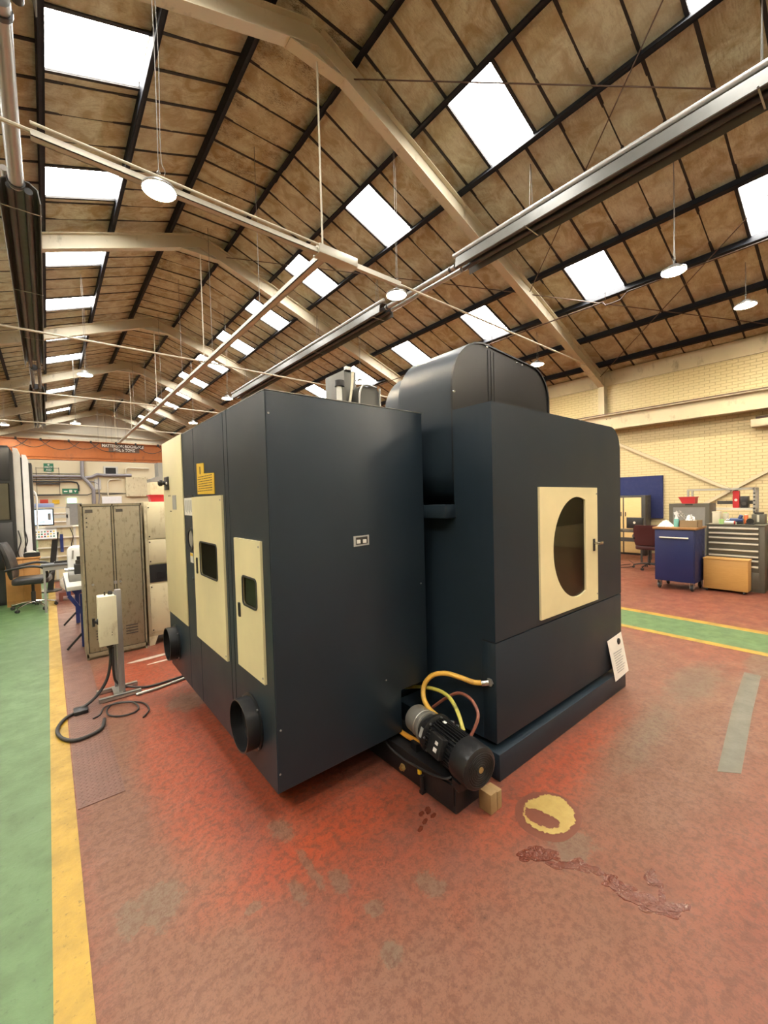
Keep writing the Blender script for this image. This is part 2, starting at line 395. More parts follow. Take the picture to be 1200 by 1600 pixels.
# chequered cover plate beside the walkway
tp = MB().box(0.065, 0.30, 2.95, 8.6, -0.001, 0.004).build('tread_plate', 'tread_red', floor, smooth=False)
lug = MB(); rnd = random.Random(5)
yy = 2.97; row = 0
while yy < 5.6:
    for k in range(8):
        x = 0.078+k*0.028+(0.014 if row % 2 else 0)
        if x < 0.29:
            a = 0.6 if row % 2 else -0.6; dx, dy = 0.010*math.cos(a), 0.010*math.sin(a); px, py = -dy*0.3, dx*0.3
            lug.add([(x-dx-px, yy-dy-py, 0.004), (x+dx-px, yy+dy-py, 0.004), (x+dx+px, yy+dy+py, 0.004), (x-dx+px, yy-dy+py, 0.004), (x-dx*0.6, yy-dy*0.6, 0.0062), (x+dx*0.6, yy+dy*0.6, 0.0062)],
                    [(0, 1, 5, 4), (1, 2, 5), (2, 3, 4, 5), (3, 0, 4)])
    yy += 0.020; row += 1
lug.build('tread_lugs', 'tread_red', floor, smooth=False, kind='stuff')
# coolant stain and wet patches
MB().prism(blob(2.05, 1.165, 0.190, 0.165, 56, 0.04, 0.0, 3), 'xy', -0.001, 0.0006).build('dried_coolant_ring', 'dried_ring', floor, smooth=False)
rg = random.Random(9)
def ragged(pts, amp): return [(x+rg.uniform(-amp, amp), y+rg.uniform(-amp, amp)) for x, y in pts]
MB().plate_hole(ragged(blob(2.065, 1.165, 0.150, 0.128, 110, 0.08, 0.0, 8), 0.006), [ragged(blob(2.000, 1.175, 0.055, 0.090, 80, 0.12, 0.15, 5), 0.005)], 'xy', 0.0, 0.0014).build('coolant_stain', 'coolant_stain', floor, smooth=False)
rnd = random.Random(21); spl = MB()
path = [(1.74, 1.12, 0.05), (1.80, 1.02, 0.05), (1.86, 0.92, 0.03), (1.90, 0.82, 0.035), (1.91, 0.74, 0.05), (1.90, 0.67, 0.06), (1.92, 0.60, 0.05), (1.95, 0.555, 0.03)]
for (x0, y0, w0), (x1, y1, w1) in zip(path, path[1:]):
    for k in range(9):
        t_ = rnd.random(); x = x0+(x1-x0)*t_+rnd.gauss(0, w0*0.5); y = y0+(y1-y0)*t_+rnd.gauss(0, w0*0.35); r = rnd.uniform(0.008, 0.026)
        spl.prism(blob(x, y, r*1.5, r*0.8, 22, 0.18, -0.9+rnd.uniform(-.4, .4), rnd.randrange(999)), 'xy', 0.0, 0.0008+rnd.random()*0.001)
for k in range(7):
    spl.prism(blob(2.05+rnd.gauss(0, 0.02), 0.668+rnd.gauss(0, 0.012), 0.022, 0.014, 22, 0.2, 0.3, rnd.randrange(999)), 'xy', 0.0, 0.0012+rnd.random()*0.0012)
for k in range(6):
    spl.prism(blob(1.55+rnd.gauss(0, 0.03), 1.60+rnd.gauss(0, 0.03), 0.022, 0.012, 22, 0.2, 0.3, rnd.randrange(999)), 'xy', 0.0, 0.0012+rnd.random()*0.0008)
for k, (x, y, rx, ry, ro) in enumerate(((1.895, 0.675, 0.070, 0.030, -0.95), (1.925, 0.60, 0.062, 0.026, -0.8), (1.955, 0.575, 0.040, 0.020, -1.0), (1.985, 0.605, 0.035, 0.014, 0.3), (1.77, 1.07, 0.085, 0.035, -0.7), (2.052, 0.668, 0.034, 0.020, 0.3))):
    MB().prism(blob(x, y, rx, ry, 60, 0.20, ro, 40+k), 'xy', 0.0, 0.0022+0.0002*k).build('oil_puddle', 'wet_floor', floor, smooth=False)
spl.build('oil_splashes', 'wet_floor', floor, smooth=False, kind='stuff')

wr = MB().box(XR, XR+0.25, YN, YF, 0, 5.62).build('wall_right', 'mortar_cream', kind='structure', smooth=False)
MB().box(XL-0.25, XL, YN, YF, 0, 5.62).build('wall_left', 'wall_plain', kind='structure', smooth=False)
gab = [(XL, 0), (XR, 0), (XR, zl(XR)+0.2), (XRIDGE, zl(XRIDGE)+0.2), (XL, zl(XL)+0.2)]
wb = MB().prism(gab, 'xz', YF, YF+0.25).build('wall_back', 'gable_white', kind='structure', smooth=False)
MB().prism(gab, 'xz', YN-0.25, YN).build('wall_front', 'wall_plain', kind='structure', smooth=False)
MB().box(XL, XR, YF-0.02, YF, 0, 5.05).build('painted_block_face', 'wall_plain', wb, smooth=False)

# bricks of the right-hand wall: the ones that show are modelled one by one
bricks = []
BL, BH, J = 0.225, 0.075, 0.010
ncourse = int(5.25/BH)
for k in range(ncourse):
    z = k*BH+J/2; off = (BL/2 if k % 2 else 0)
    y = 0.9-off
    while y < 8.4:
        bricks.append((y+J/2, y+BL-J/2, z, z+BH-J)); y += BL
def brick_score(b):
    q = project((XR, (b[0]+b[1])/2, b[2]))
    if q is None or not (930 < q[0] < 1215) or not (0 < q[1] < 1600) or b[0] < 0.6: return -1
    hid = (q[1] > 790 and q[0] > 1040) or (q[0] < 1035 and q[1] > 745 and q[0] > 960) or (618 < q[1]+0.19*(q[0]-1200)-0 < 645)
    return (0 if hid else 100)+CAM_F/max(1, (Vector((XR, b[0], b[2]))-Vector((0, 0, CAM_H))).dot(CF))
order = sorted(range(len(bricks)), key=lambda i: -brick_score(bricks[i]))
near = set(order[:300]); rest = MB(); brick_me = None
for i, (y0, y1, z0, z1) in enumerate(bricks):
    if i in near:
        if brick_me is None:
            bb = MB().box(-0.006, 0.002, -(BL-J)/2, (BL-J)/2, 0, BH-J); brick_me = bb.mesh('brick', Matrix.Identity(4), bevel=0.0015, bseg=1, smooth=False); brick_me.materials.append(MATS['wall_cream'])
        o = bpy.data.objects.new('brick', brick_me); COL.objects.link(o); o.parent = wr
        o.location = Vector((XR+random.uniform(-0.001, 0.001), (y0+y1)/2, z0))-WM[wr.name].translation
    else: rest.box(XR-0.006, XR+0.002, y0, y1, z0, z1)
rest.build('brick_courses', 'wall_cream', wr, smooth=False, kind='stuff')
MB().box(XR-0.006, XR+0.002, 8.5, YF, 0, 5.25).build('painted_brick_face', 'wall_cream', wr, smooth=False)
# cream fascia under the eaves
MB().box(XR-0.05, XR+0.02, YN, YF, 4.98, 5.40).build('trim_1', 'frame_cream', kind='structure', smooth=False)

# ------------------------------------------------------------------ roof
top = MB()
for sgn in (1, -1):
    xe = XR+0.1 if sgn > 0 else XL-0.1
    a, b_ = (XRIDGE, zl(XRIDGE)+0.09), (xe, zl(xe)+0.09)
    top.prism([a, b_, (b_[0], b_[1]+0.05), (a[0], a[1]+0.05)] if sgn > 0 else [b_, a, (a[0], a[1]+0.05), (b_[0], b_[1]+0.05)], 'xz', YN, YF)
ceiling = top.build('ceiling', 'roof_back', kind='structure', smooth=False)
CW = WM[ceiling.name].translation
PD = [0.68, 1.93, 3.20, 4.45, 5.72, 6.98, 8.18, 9.35]      # purlin distance from the ridge
for sgn in (1, -1):
    for d in PD:
        x = XRIDGE+sgn*d; z0 = zu(x)+RAFT+0.02
        p = MB(); h = 0.065
        p.T = Matrix.Translation((x, 0, z0)) @ Matrix.Rotation(sgn*ANG, 4, 'Y')
        p.box(-h, h*0.2, YN, YF, 0.0, 0.012).box(-h*0.25, h*0.25, YN, YF, 0.0, PURL).box(-h*0.2, h, YN, YF, PURL-0.015, PURL)
        p.box(-h, -h+0.008, YN, YF, 0.0, 0.03)
        p.build('purlin', 'purlin_black', ceiling, smooth=False)
PDL = [d+math.sin(ANG)*PURL for d in PD]     # where the purlins meet the lining
# skylight openings (side, near edge distance, far edge distance, first y)
SKY = []
for k in range(-4, 12):
    y0 = 3.83+3.05*k
    if y0 > YN+0.3 and y0+0.9 < YF-0.5:
        SKY.append((1, 1, y0, y0+0.9)); SKY.append((1, 4, y0, y0+0.9))
    y0 = 3.52+3.05*k
    if y0 > YN+0.3 and y0+0.97 < YF-0.5: SKY.append((-1, 1, y0, y0+0.97)); SKY.append((-1, 4, y0, y0+0.97))
cells = []
edges = [0.0]+PDL+[10.0]
for sgn in (1, -1):
    for s_ in range(0 if sgn > 0 else 1, len(edges)-1):
        d0, d1 = edges[s_], edges[s_+1]
        holes = sorted((a, b) for (g, q, a, b) in SKY if g == sgn and q == s_-1+0 and False) if False else sorted((a, b) for (g, q, a, b) in SKY if g == sgn and edges[q+1] == d0)
        ys = [5.9+0.61*k for k in range(-22, 52)]
        ys = [y for y in ys if YN < y < YF]
        cuts = sorted(set([YN]+[y for y in ys if not any(a-0.12 < y < b+0.12 for a, b in holes)]+[e for h in holes for e in h]+[YF]))
        for y0, y1 in zip(cuts, cuts[1:]):
            if any(abs(y0-a) < 1e-6 for a, b in holes): continue
            cells.append((sgn, s_, d0, d1, y0, y1))
def cell_mid(cl):
    sgn, s_, d0, d1, y0, y1 = cl; x = XRIDGE+sgn*(d0+d1)/2
    if s_ == 0: return Vector((XRIDGE, (y0+y1)/2, zl(XRIDGE+PDL[0])+0.01))
    return Vector((x, (y0+y1)/2, zl(x)))
def cell_score(cl):
    m_ = cell_mid(cl)
    if not in_view(m_, 60): return -1
    d = (m_-Vector((0, 0, CAM_H))).dot(CF); return (cl[3]-cl[2])*(cl[5]-cl[4])/d/d
order = sorted(range(len(cells)), key=lambda i: -cell_score(cells[i])); near = set(order[:300])
def board(sag, seed):
    r = random.Random(seed); nx, ny = 4, 2; vs = []; fs = []
    for lay in (0, 1):
        for i in range(nx+1):
            for j in range(ny+1):
                u, v = i/nx, j/ny
                vs.append((u-0.5, v-0.5, (0.012 if lay else 0.0)-sag*4*u*(1-u)*(0.6+0.4*4*v*(1-v))+r.uniform(-0.002, 0.002)))
    N = (nx+1)*(ny+1); ix = lambda i, j: i*(ny+1)+j
    for i in range(nx):
        for j in range(ny):
            q = (ix(i, j), ix(i+1, j), ix(i+1, j+1), ix(i, j+1)); fs.append(q[::-1]); fs.append(tuple(k+N for k in q))
    ring = [ix(i, 0) for i in range(nx+1)]+[ix(nx, j) for j in range(1, ny+1)]+[ix(i, ny) for i in range(nx-1, -1, -1)]+[ix(0, j) for j in range(ny-1, 0, -1)]
    for k in range(len(ring)): a, b = ring[k], ring[(k+1) % len(ring)]; fs.append((a, b, b+N, a+N))
    return vs, fs
variants = [board(s_, i) for i, s_ in enumerate((0.004, 0.014, 0.024, 0.034))]
vmesh = {}
for i, (vs, fs) in enumerate(variants):
    for mname in ('roof_board', 'roof_board_mould'):
        me = MB().add(vs, fs).mesh('roof_board', Matrix.Identity(4), smooth=True, angle=30); me.materials.append(MATS[mname]); vmesh[i, mname] = me
farb = MB(); joints = MB()
rnd = random.Random(11)
for i, cl in enumerate(cells):
    sgn, s_, d0, d1, y0, y1 = cl
    m_ = cell_mid(cl); rot = Euler((0, sgn*ANG, 0)); L = (d1-d0)/math.cos(ANG)-0.006; Wd = y1-y0-0.022; k = rnd.randrange(4)
    if s_ == 0: rot = Euler((0, 0, 0)); L = 2*PDL[0]
    T = Matrix.LocRotScale(m_, rot, Vector((L, Wd, 1)))
    if i in near:
        o = bpy.data.objects.new('roof_board', vmesh[k, 'roof_board_mould' if s_ == 0 else 'roof_board']); COL.objects.link(o); o.parent = ceiling
        o.location = m_-CW; o.rotation_euler = rot; o.scale = (L, Wd, 1)
    else:
        farb.T = T; farb.add(*variants[k]); farb.T = None
    joints.T = Matrix.LocRotScale(Vector((m_.x, y0, m_.z)), rot, Vector((1, 1, 1)))
    joints.box(-L/2, L/2, -0.024, 0.024, -0.014, 0.014); joints.T = None
farb.build('roof_boards_beyond', 'roof_board', ceiling, kind='stuff')
joints.build('joint_strips', 'joint_black', ceiling, smooth=False, kind='stuff')
# skylights: corrugated translucent sheets between kerbs
def corr(L, Wd):
    n = 18; vs = []; fs = []
    for i in range(n+1):
        x = -Wd/2+Wd*i/n; z = 0.014*(1 if i % 2 else -1)
        vs.append((-L/2, x, z)); vs.append((L/2, x, z))
    for i in range(n): fs.append((2*i, 2*i+2, 2*i+3, 2*i+1))
    return vs, fs
for n_, (sgn, q, y0, y1) in enumerate(sorted(SKY, key=lambda s: (s[2], s[0], s[1]))):
    d0, d1 = PDL[q], PDL[q+1]; x = XRIDGE+sgn*(d0+d1)/2; L = (d1-d0)/math.cos(ANG)
    T = Matrix.LocRotScale(Vector((x, (y0+y1)/2, zl(x))), Euler((0, sgn*ANG, 0)), Vector((1, 1, 1)))
    fr = MB(); fr.T = T
    W2 = (y1-y0)/2
    fr.box(-L/2, L/2, -W2-0.03, -W2+0.02, -0.03, 0.07).box(-L/2, L/2, W2-0.02, W2+0.03, -0.03, 0.07)
    win = fr.build('window_%d' % (n_+1), 'joint_black', kind='structure', smooth=False)
    pn = MB(); pn.T = T @ Matrix.Translation((0, 0, 0.018)); pn.add(*corr(L-0.04, (y1-y0)-0.03)); pn.build('translucent_sheet', 'skylight_sheet', win)

# ------------------------------------------------------------------ portal frames
ORD = ['farther behind the camera', 'behind the camera', 'nearest, over the dark machine', 'second from the camera', 'third from the camera', 'fourth from the camera', 'fifth from the camera', 'sixth, farthest from the camera']
def rafter_poly(x0, x1, lo, hi):   # band between two offsets above the rafter underside
    return [(x0, zu(x0)+lo), (x1, zu(x1)+lo), (x1, zu(x1)+hi), (x0, zu(x0)+hi)]
for i, Y in enumerate(FRAMES):
    if i == 0: continue
    fr = thing('portal_frame', 'cream steel portal frame under the roof, %s' % ORD[i], 'roof frame', (XRIDGE, Y, 0), group='portal frames')
    vis = i >= 1
    for sgn in (1, -1):
        xe = 13.06 if sgn > 0 else XL+0.24
        xa = XRIDGE
        r = MB()
        for lo, hi, hw in ((0.0, 0.018, 0.088), (0.018, RAFT-0.018, 0.007), (RAFT-0.018, RAFT, 0.088)):
            pl = rafter_poly(xa, xe, lo, hi)
            r.prism(pl, 'xz', Y-hw, Y+hw)
        r.build('rafter', 'frame_cream', fr, smooth=False)
        # stanchion against the wall
        x0, x1 = (13.06, 13.285) if sgn > 0 else (XL+0.015, XL+0.24)
        zt = zu(13.06 if sgn > 0 else XL+0.24)+RAFT
        cmb = MB().box(x0, x0+0.014, Y-0.085, Y+0.085, 0, zt).box(x1-0.014, x1, Y-0.085, Y+0.085, 0, zt).box(x0, x1, Y-0.006, Y+0.006, 0, zt)
        cmb.box(x0-0.02, x1, Y-0.1, Y+0.1, 0, 0.02)
        cmb.build('stanchion', 'frame_cream', fr, smooth=False)
    # haunch plate at the apex, with a flat soffit
    g = MB()
    za = zu(XRIDGE+0.45)
    g.prism([(XRIDGE-0.45, za), (XRIDGE+0.45, za), (XRIDGE, zu(XRIDGE)+0.02)], 'xz', Y-0.008, Y+0.008)
    g.box(XRIDGE-0.46, XRIDGE+0.46, Y-0.088, Y+0.088, za-0.018, za)
    g.build('apex_gusset', 'frame_cream', fr, smooth=False)
    zt = 5.53
    MB().tube([(XL+0.2, Y-0.03, zt), (XRIDGE, Y-0.03, zt), (11.9, Y-0.03, 5.42)], 0.020 if i == 2 else 0.024, 8).build('tie_rod', 'rod_cream', fr)
    MB().tube([(XRIDGE, Y-0.03, zt), (XRIDGE, Y-0.03, za)], 0.014, 6).build('hanger_rod', 'rod_cream', fr)
    MB().box(11.82, 11.98, Y-0.06, Y+0.02, 5.36, 5.47).build('tie_clamp', 'rod_cream', fr, smooth=False)
# ================================================================== the machine
def enamel(name, col, rough, fine=0.10):
    m, t, b = new_mat(name); O = t.pos()
    n = t.noise(O, 2.0, 4); f = t.noise(O, 260, 2)
    t.set(b, 'Base Color', t.mix(t.ramp(n, 0.3, 0.7), tuple(x*0.9 for x in col), tuple(x*1.1 for x in col)))
    t.set(b, 'Roughness', t.ramp(n, 0.3, 0.7, rough-0.05, rough+0.05))
    t.set(b, 'Normal', t.bump(f, fine, 0.002))
enamel('machine_navy', (0.012, 0.021, 0.031), 0.40, 0.18)
MATS['machine_navy'].node_tree.nodes['Principled BSDF'].inputs['Specular IOR Level'].default_value = 0.32
enamel('machine_black', (0.011, 0.0115, 0.0125), 0.33, 0.06)
MATS['machine_black'].node_tree.nodes['Principled BSDF'].inputs['Specular IOR Level'].default_value = 0.35
enamel('machine_cream', (0.62, 0.56, 0.335), 0.42)
mat('black_plastic', (0.012, 0.012, 0.013), 0.4)
mat('rubber_black', (0.016, 0.016, 0.017), 0.55, bump=0.1)
mat('seam_black', (0.006, 0.006, 0.007), 0.7)
mat('sticker_white', (0.62, 0.62, 0.58), 0.5)
mat('sticker_grey', (0.30, 0.31, 0.30), 0.45)
mat('sticker_yellow', (0.66, 0.42, 0.02), 0.5, var=0.12, vscale=30)
mat('ink_black', (0.02, 0.018, 0.015), 0.6)
mat('red_ink', (0.5, 0.05, 0.03), 0.5)
mat('chrome', (0.55, 0.55, 0.54), 0.18, 1.0)
mat('alu_cast', (0.42, 0.41, 0.37), 0.42, 0.75, dirt=(0.2, 0.18, 0.14), dirt_amt=0.3)
mat('brass', (0.52, 0.38, 0.15), 0.35, 0.8)
mat('hose_yellow', (0.62, 0.36, 0.06), 0.45, dirt=(0.35, 0.20, 0.05), dirt_amt=0.3, dscale=14)
mat('hose_lime', (0.46, 0.42, 0.08), 0.45, dirt=(0.14, 0.15, 0.05), dirt_amt=0.4, dscale=18)
mat('hose_red', (0.22, 0.075, 0.05), 0.5)
mat('hose_orange', (0.60, 0.27, 0.03), 0.45)
mat('steel_sheet', (0.30, 0.29, 0.25), 0.5, 0.2, var=0.25, vscale=3)
mat('guard_grey', (0.55, 0.52, 0.42), 0.5, 0.0, var=0.2, vscale=3)
mat('drive_grey', (0.085, 0.085, 0.075), 0.45, 0.2, var=0.2)
mat('blue_dark', (0.018, 0.028, 0.09), 0.4)
mat('wood_raw', (0.26, 0.17, 0.075), 0.7, var=0.3, vscale=14)
mat('paper_white', (0.70, 0.68, 0.63), 0.7)
def glass_mat(name, tint, refl=0.14, rough=0.04):
    m, t, b = new_mat(name); t.n.remove(b); out = t.n['Material Output']
    tr_ = t.add('ShaderNodeBsdfTransparent'); tr_.inputs[0].default_value = (*tint, 1)
    gl = t.add('ShaderNodeBsdfGlossy'); gl.inputs['Roughness'].default_value = rough; gl.inputs[0].default_value = (0.9, 0.9, 0.88, 1)
    lw = t.add('ShaderNodeLayerWeight'); lw.inputs[0].default_value = 0.25
    mx = t.add('ShaderNodeMixShader'); t.set(mx, 0, t.ramp(lw.outputs[1], 0, 1, refl, 0.14)); t.l.new(tr_.outputs[0], mx.inputs[1]); t.l.new(gl.outputs[0], mx.inputs[2])
    t.l.new(mx.outputs[0], out.inputs[0])
glass_mat('smoked_pane', (0.50, 0.49, 0.44), 0.035)
glass_mat('clear_pane', (0.85, 0.87, 0.86), 0.06)

mc = thing('machining_centre', 'large navy and cream enclosed machining centre standing on the red floor', 'machine', (2.4, 2.9, 0))
AX0, AX1, AY0, AY1, ZB, ZT = 0.874, 1.99, 2.007, 4.376, 0.218, 2.322
# --- side enclosure (the big block nearest the camera)
a = MB().prism([(AX0+0.006, ZB), (1.745, ZB), (1.745, 0.495), (AX1, 0.495), (AX1, ZT), (AX0+0.006, ZT)], 'xz', AY0, AY1)
encl = a.build('side_enclosure', 'machine_navy', mc, bevel=0.006)
for (y0, y1) in ((2.007, 2.584), (2.590, 2.652), (2.658, 3.338), (3.344, 3.660), (3.666, 4.376)):
    MB().box(AX0, AX0+0.008, y0, y1, ZB, ZT).build('side_panel', 'machine_navy', encl, bevel=0.002, bseg=1)
MB().box(AX0-0.002, AX1, AY0-0.002, AY0+0.014, ZT, ZT+0.004).box(AX0-0.002, AX0+0.014, AY0, AY1, ZT, ZT+0.004).build('top_trim', 'steel_grey', encl, smooth=False)
# cream front panel at the far end of this side
cp = MB().box(AX0-0.010, AX0, 3.672, 4.376, 0.735, 2.325).build('cream_panel', 'machine_cream', mc, bevel=0.003)
MB().box(AX0-0.022, AX0-0.010, 4.13, 4.28, 1.885, 2.005).build('switch_plate', 'black_plastic', cp, bevel=0.003)
MB().lathe([(0.018, 0), (0.018, 0.025), (0.028, 0.030), (0.030, 0.050), (0.020, 0.062)], (AX0-0.022, 4.215, 1.95), (-1, 0, 0), 18).build('stop_button', 'black_plastic', cp)
MB().lathe([(0.012, 0), (0.010, 0.008)], (AX0-0.022, 4.165, 1.945), (-1, 0, 0), 12).build('knob_highlight', 'sticker_white', cp)  # white disc imitating the highlight on the black knob, not a lamp
MB().box(AX0-0.014, AX0-0.010, 3.89, 4.02, 1.705, 1.83).build('rating_plate', 'sticker_grey', cp, smooth=False)
for (y, z) in ((4.16, 1.83), (4.11, 1.83), (4.12, 1.69), (4.08, 1.69)):
    MB().lathe([(0.006, 0), (0.005, 0.004)], (AX0-0.010, y, z), (-1, 0, 0), 8).build('screw', 'black_plastic', cp)
# access doors
def access_door(y0, y1, z0, z1, wy0, wy1, wz0, wz1, hy, hz0, hz1):
    outer = [(y0, z0), (y1, z0), (y1, z1), (y0, z1)]
    d = MB().plate_hole(outer, [rrect(wy0, wy1, wz0, wz1, 0.026, 5)], 'yz', AX0-0.014, AX0).build('access_door', 'machine_cream', mc, smooth=False)
    MB().plate_hole(rrect(wy0-0.006, wy1+0.006, wz0-0.006, wz1+0.006, 0.03, 5), [rrect(wy0+0.004, wy1-0.004, wz0+0.004, wz1-0.004, 0.024, 5)], 'yz', AX0-0.018, AX0-0.013).build('window_gasket', 'rubber_black', d, smooth=False)
    MB().prism(rrect(wy0, wy1, wz0, wz1, 0.026, 5), 'yz', AX0-0.007, AX0-0.004).build('window_pane', 'smoked_pane', d, smooth=False)
    MB().prism(rrect(wy0, wy1, wz0, wz1, 0.026, 5), 'yz', AX0-0.003, AX0).build('inner_sheet', 'steel_sheet', d, smooth=False)
    h = MB().plate_hole(rrect(hy-0.014, hy+0.014, hz0, hz1, 0.005, 3), [rrect(hy-0.009, hy+0.009, hz0+0.006, hz1-0.006, 0.003, 3)], 'yz', AX0-0.020, AX0-0.014)
    h.box(AX0-0.0165, AX0-0.0142, hy-0.008, hy+0.008, hz0+0.007, hz1-0.007)
    h.build('flush_handle', 'black_plastic', d, smooth=False)
    for yy, zz in ((y0+0.02, z1-0.03), (y0+0.02, z0+0.03)):
        MB().lathe([(0.006, 0), (0.005, 0.003)], (AX0-0.014, yy, zz), (-1, 0, 0), 8).build('screw', 'steel_grey', d)
    return d
access_door(2.695, 3.385, 0.725, 1.802, 2.825, 3.215, 1.232, 1.472, 3.30, 1.225, 1.345)
access_door(2.100, 2.492, 0.772, 1.542, 2.165, 2.372, 1.163, 1.328, 2.432, 1.075, 1.160)
# strip between cream panel and door: chart, round port, label, lock
MB().box(AX0-0.003, AX0, 3.395, 3.655, 1.66, 1.80).build('lubrication_chart', 'paper_white', mc, smooth=False)
ch = MB()
for k in range(9):
    ch.box(AX0-0.0036, AX0-0.003, 3.41+0.026*k, 3.41+0.026*k+0.012, 1.675+0.012*(k % 3), 1.782)
ch.build('chart_print', 'sticker_grey', mc, smooth=False)
MB().box(AX0-0.004, AX0, 3.395, 3.655, 1.802, 1.818).build('chart_strip', 'black_plastic', mc, smooth=False)
prt = MB().lathe([(0.088, 0), (0.088, 0.010), (0.070, 0.010), (0.070, 0.002)], (AX0, 3.49, 1.475), (-1, 0, 0), 24, cap1=False).build('round_port', 'machine_black', mc)
MB().lathe([(0.070, 0.001), (0.060, 0.004)], (AX0, 3.49, 1.475), (-1, 0, 0), 24).build('port_cover', 'steel_sheet', prt)
lab = MB().box(AX0-0.003, AX0, 3.455, 3.535, 1.285, 1.362).build('warning_label', 'sticker_white', mc, smooth=False)
MB().box(AX0-0.0036, AX0-0.003, 3.458, 3.532, 1.338, 1.360).build('label_band', 'sticker_yellow', lab, smooth=False)
MB().lathe([(0.012, 0), (0.012, 0.012)], (AX0, 3.47, 1.16), (-1, 0, 0), 14).build('lock_barrel', 'chrome', mc)
# yellow warning notice
yn = MB().prism([(3.255, 1.822), (2.860, 1.815), (2.855, 1.955), (3.082, 1.965), (3.085, 2.040), (3.255, 2.048)], 'yz', AX0-0.004, AX0).build('warning_notice', 'sticker_yellow', mc, smooth=False)
ink = MB(); rnd = random.Random(4)
for k in range(7):
    z = 1.84+0.017*k
    y = 2.90
    while y < 3.22:
        L = rnd.uniform(0.01, 0.03)
        if not (z > 1.945 and y < 3.09): ink.box(AX0-0.0046, AX0-0.004, y, y+L, z, z+0.006)
        y += L+rnd.uniform(0.006, 0.014)
ink.box(AX0-0.0046, AX0-0.004, 3.16, 3.18, 1.965, 2.02)
ink.build('notice_print', 'ink_black', yn, smooth=False)
# duct collars low on the side
for yc, zc in ((2.335, 0.478), (4.150, 0.478)):
    dc = MB().lathe([(0.162, 0.0), (0.162, 0.008), (0.147, 0.010), (0.147, 0.082), (0.139, 0.082), (0.139, 0.010)], (AX0, yc, zc), (-1, 0, 0), 36, cap0=False, cap1=False).build('duct_collar', 'machine_black', mc)
    MB().lathe([(0.1385, 0.004), (0.1385, 0.012)], (AX0, yc, zc), (-1, 0, 0), 36).build('duct_blank', 'black_plastic', dc)
    for k in range(4):
        t = math.pi/4+k*math.pi/2
        MB().lathe([(0.006, 0), (0.006, 0.006)], (AX0-0.008, yc+0.155*math.cos(t), zc+0.155*math.sin(t)), (-1, 0, 0), 8).build('screw', 'steel_grey', dc)
# socket plate on the big face
sp = MB().plate_hole([(1.398, 1.470), (1.510, 1.474), (1.510, 1.534), (1.398, 1.532)], [[(1.412, 1.480), (1.500, 1.482), (1.500, 1.526), (1.412, 1.524)]], 'xz', AY0-0.006, AY0).build('socket_plate', 'sticker_grey', encl, smooth=False)
MB().box(1.406, 1.502, AY0-0.004, AY0, 1.474, 1.530).build('socket_back', 'black_plastic', encl, smooth=False)
for x in (1.43, 1.475): MB().box(x-0.011, x+0.011, AY0-0.012, AY0-0.002, 1.488, 1.510).build('socket_cap', 'sticker_white', encl, smooth=False)
for (x, z) in ((0.893, 2.205), (0.888, 0.32), (0.90, 0.55), (1.945, 1.17), (1.62, 0.60)):
    MB().lathe([(0.006, 0), (0.005, 0.003)], (x, AY0, z), (0, -1, 0), 8).build('screw', 'steel_grey', encl)
# --- inner body, base casting
MB().box(1.99, 3.72, 2.42, 4.30, 0.22, 2.28).build('machine_column', 'machine_navy', mc, smooth=False)
MB().box(1.33, 3.92, 2.45, 4.28, 0.0, 0.225).build('machine_base', 'machine_black', mc, smooth=False)
for (x, y) in ((1.2, 2.35), (1.2, 4.1)):
    MB().lathe([(0.05, 0), (0.05, 0.02), (0.018, 0.025), (0.018, 0.22)], (x, y, 0), (0, 0, 1), 14).build('levelling_foot', 'steel_grey', mc)
# --- rear cabinet with the cream inspection door
BX0, BX1, BY0 = 2.09, 3.965, 1.515
def cab_profile(z0, r=0.19):
    pts = [(BX0, z0), (BX1, z0)]
    for i in range(9):
        t = math.radians(90*i/8); pts.append((BX1-r+r*math.cos(t), 2.318-r+r*math.sin(t)))
    pts.append((BX0, 2.322)); return pts
rc = MB().prism(cab_profile(1.62), 'xz', BY0+0.10, 1.82).prism([(BX0, 0.215), (BX1, 0.215), (BX1, 1.62), (BX0, 1.62)], 'xz', BY0+0.10, 2.12).build('rear_cabinet', 'machine_navy', mc, smooth=False)
MB().plate_hole(cab_profile(0.850), [[(2.62, 0.905), (3.45, 0.905), (3.45, 1.78), (2.62, 1.78)]], 'xz', BY0, BY0+0.102).build('cabinet_panel', 'machine_navy', rc, smooth=False)
MB().box(BX0, BX1, BY0, BY0+0.102, 0.215, 0.842).build('cabinet_panel', 'machine_navy', rc, bevel=0.004)
MB().box(2.62, 3.45, BY0+0.07, BY0+0.10, 0.905, 1.50).build('inner_guard', 'guard_grey', rc, smooth=False)
MB().box(BX0+0.003, BX1-0.003, BY0+0.012, BY0+0.1, 0.840, 0.852).build('panel_joint', 'seam_black', rc, smooth=False)
MB().box(1.992, 2.13, 1.81, 2.045, 1.612, 1.70).build('magazine_step', 'machine_navy', rc, bevel=0.004)
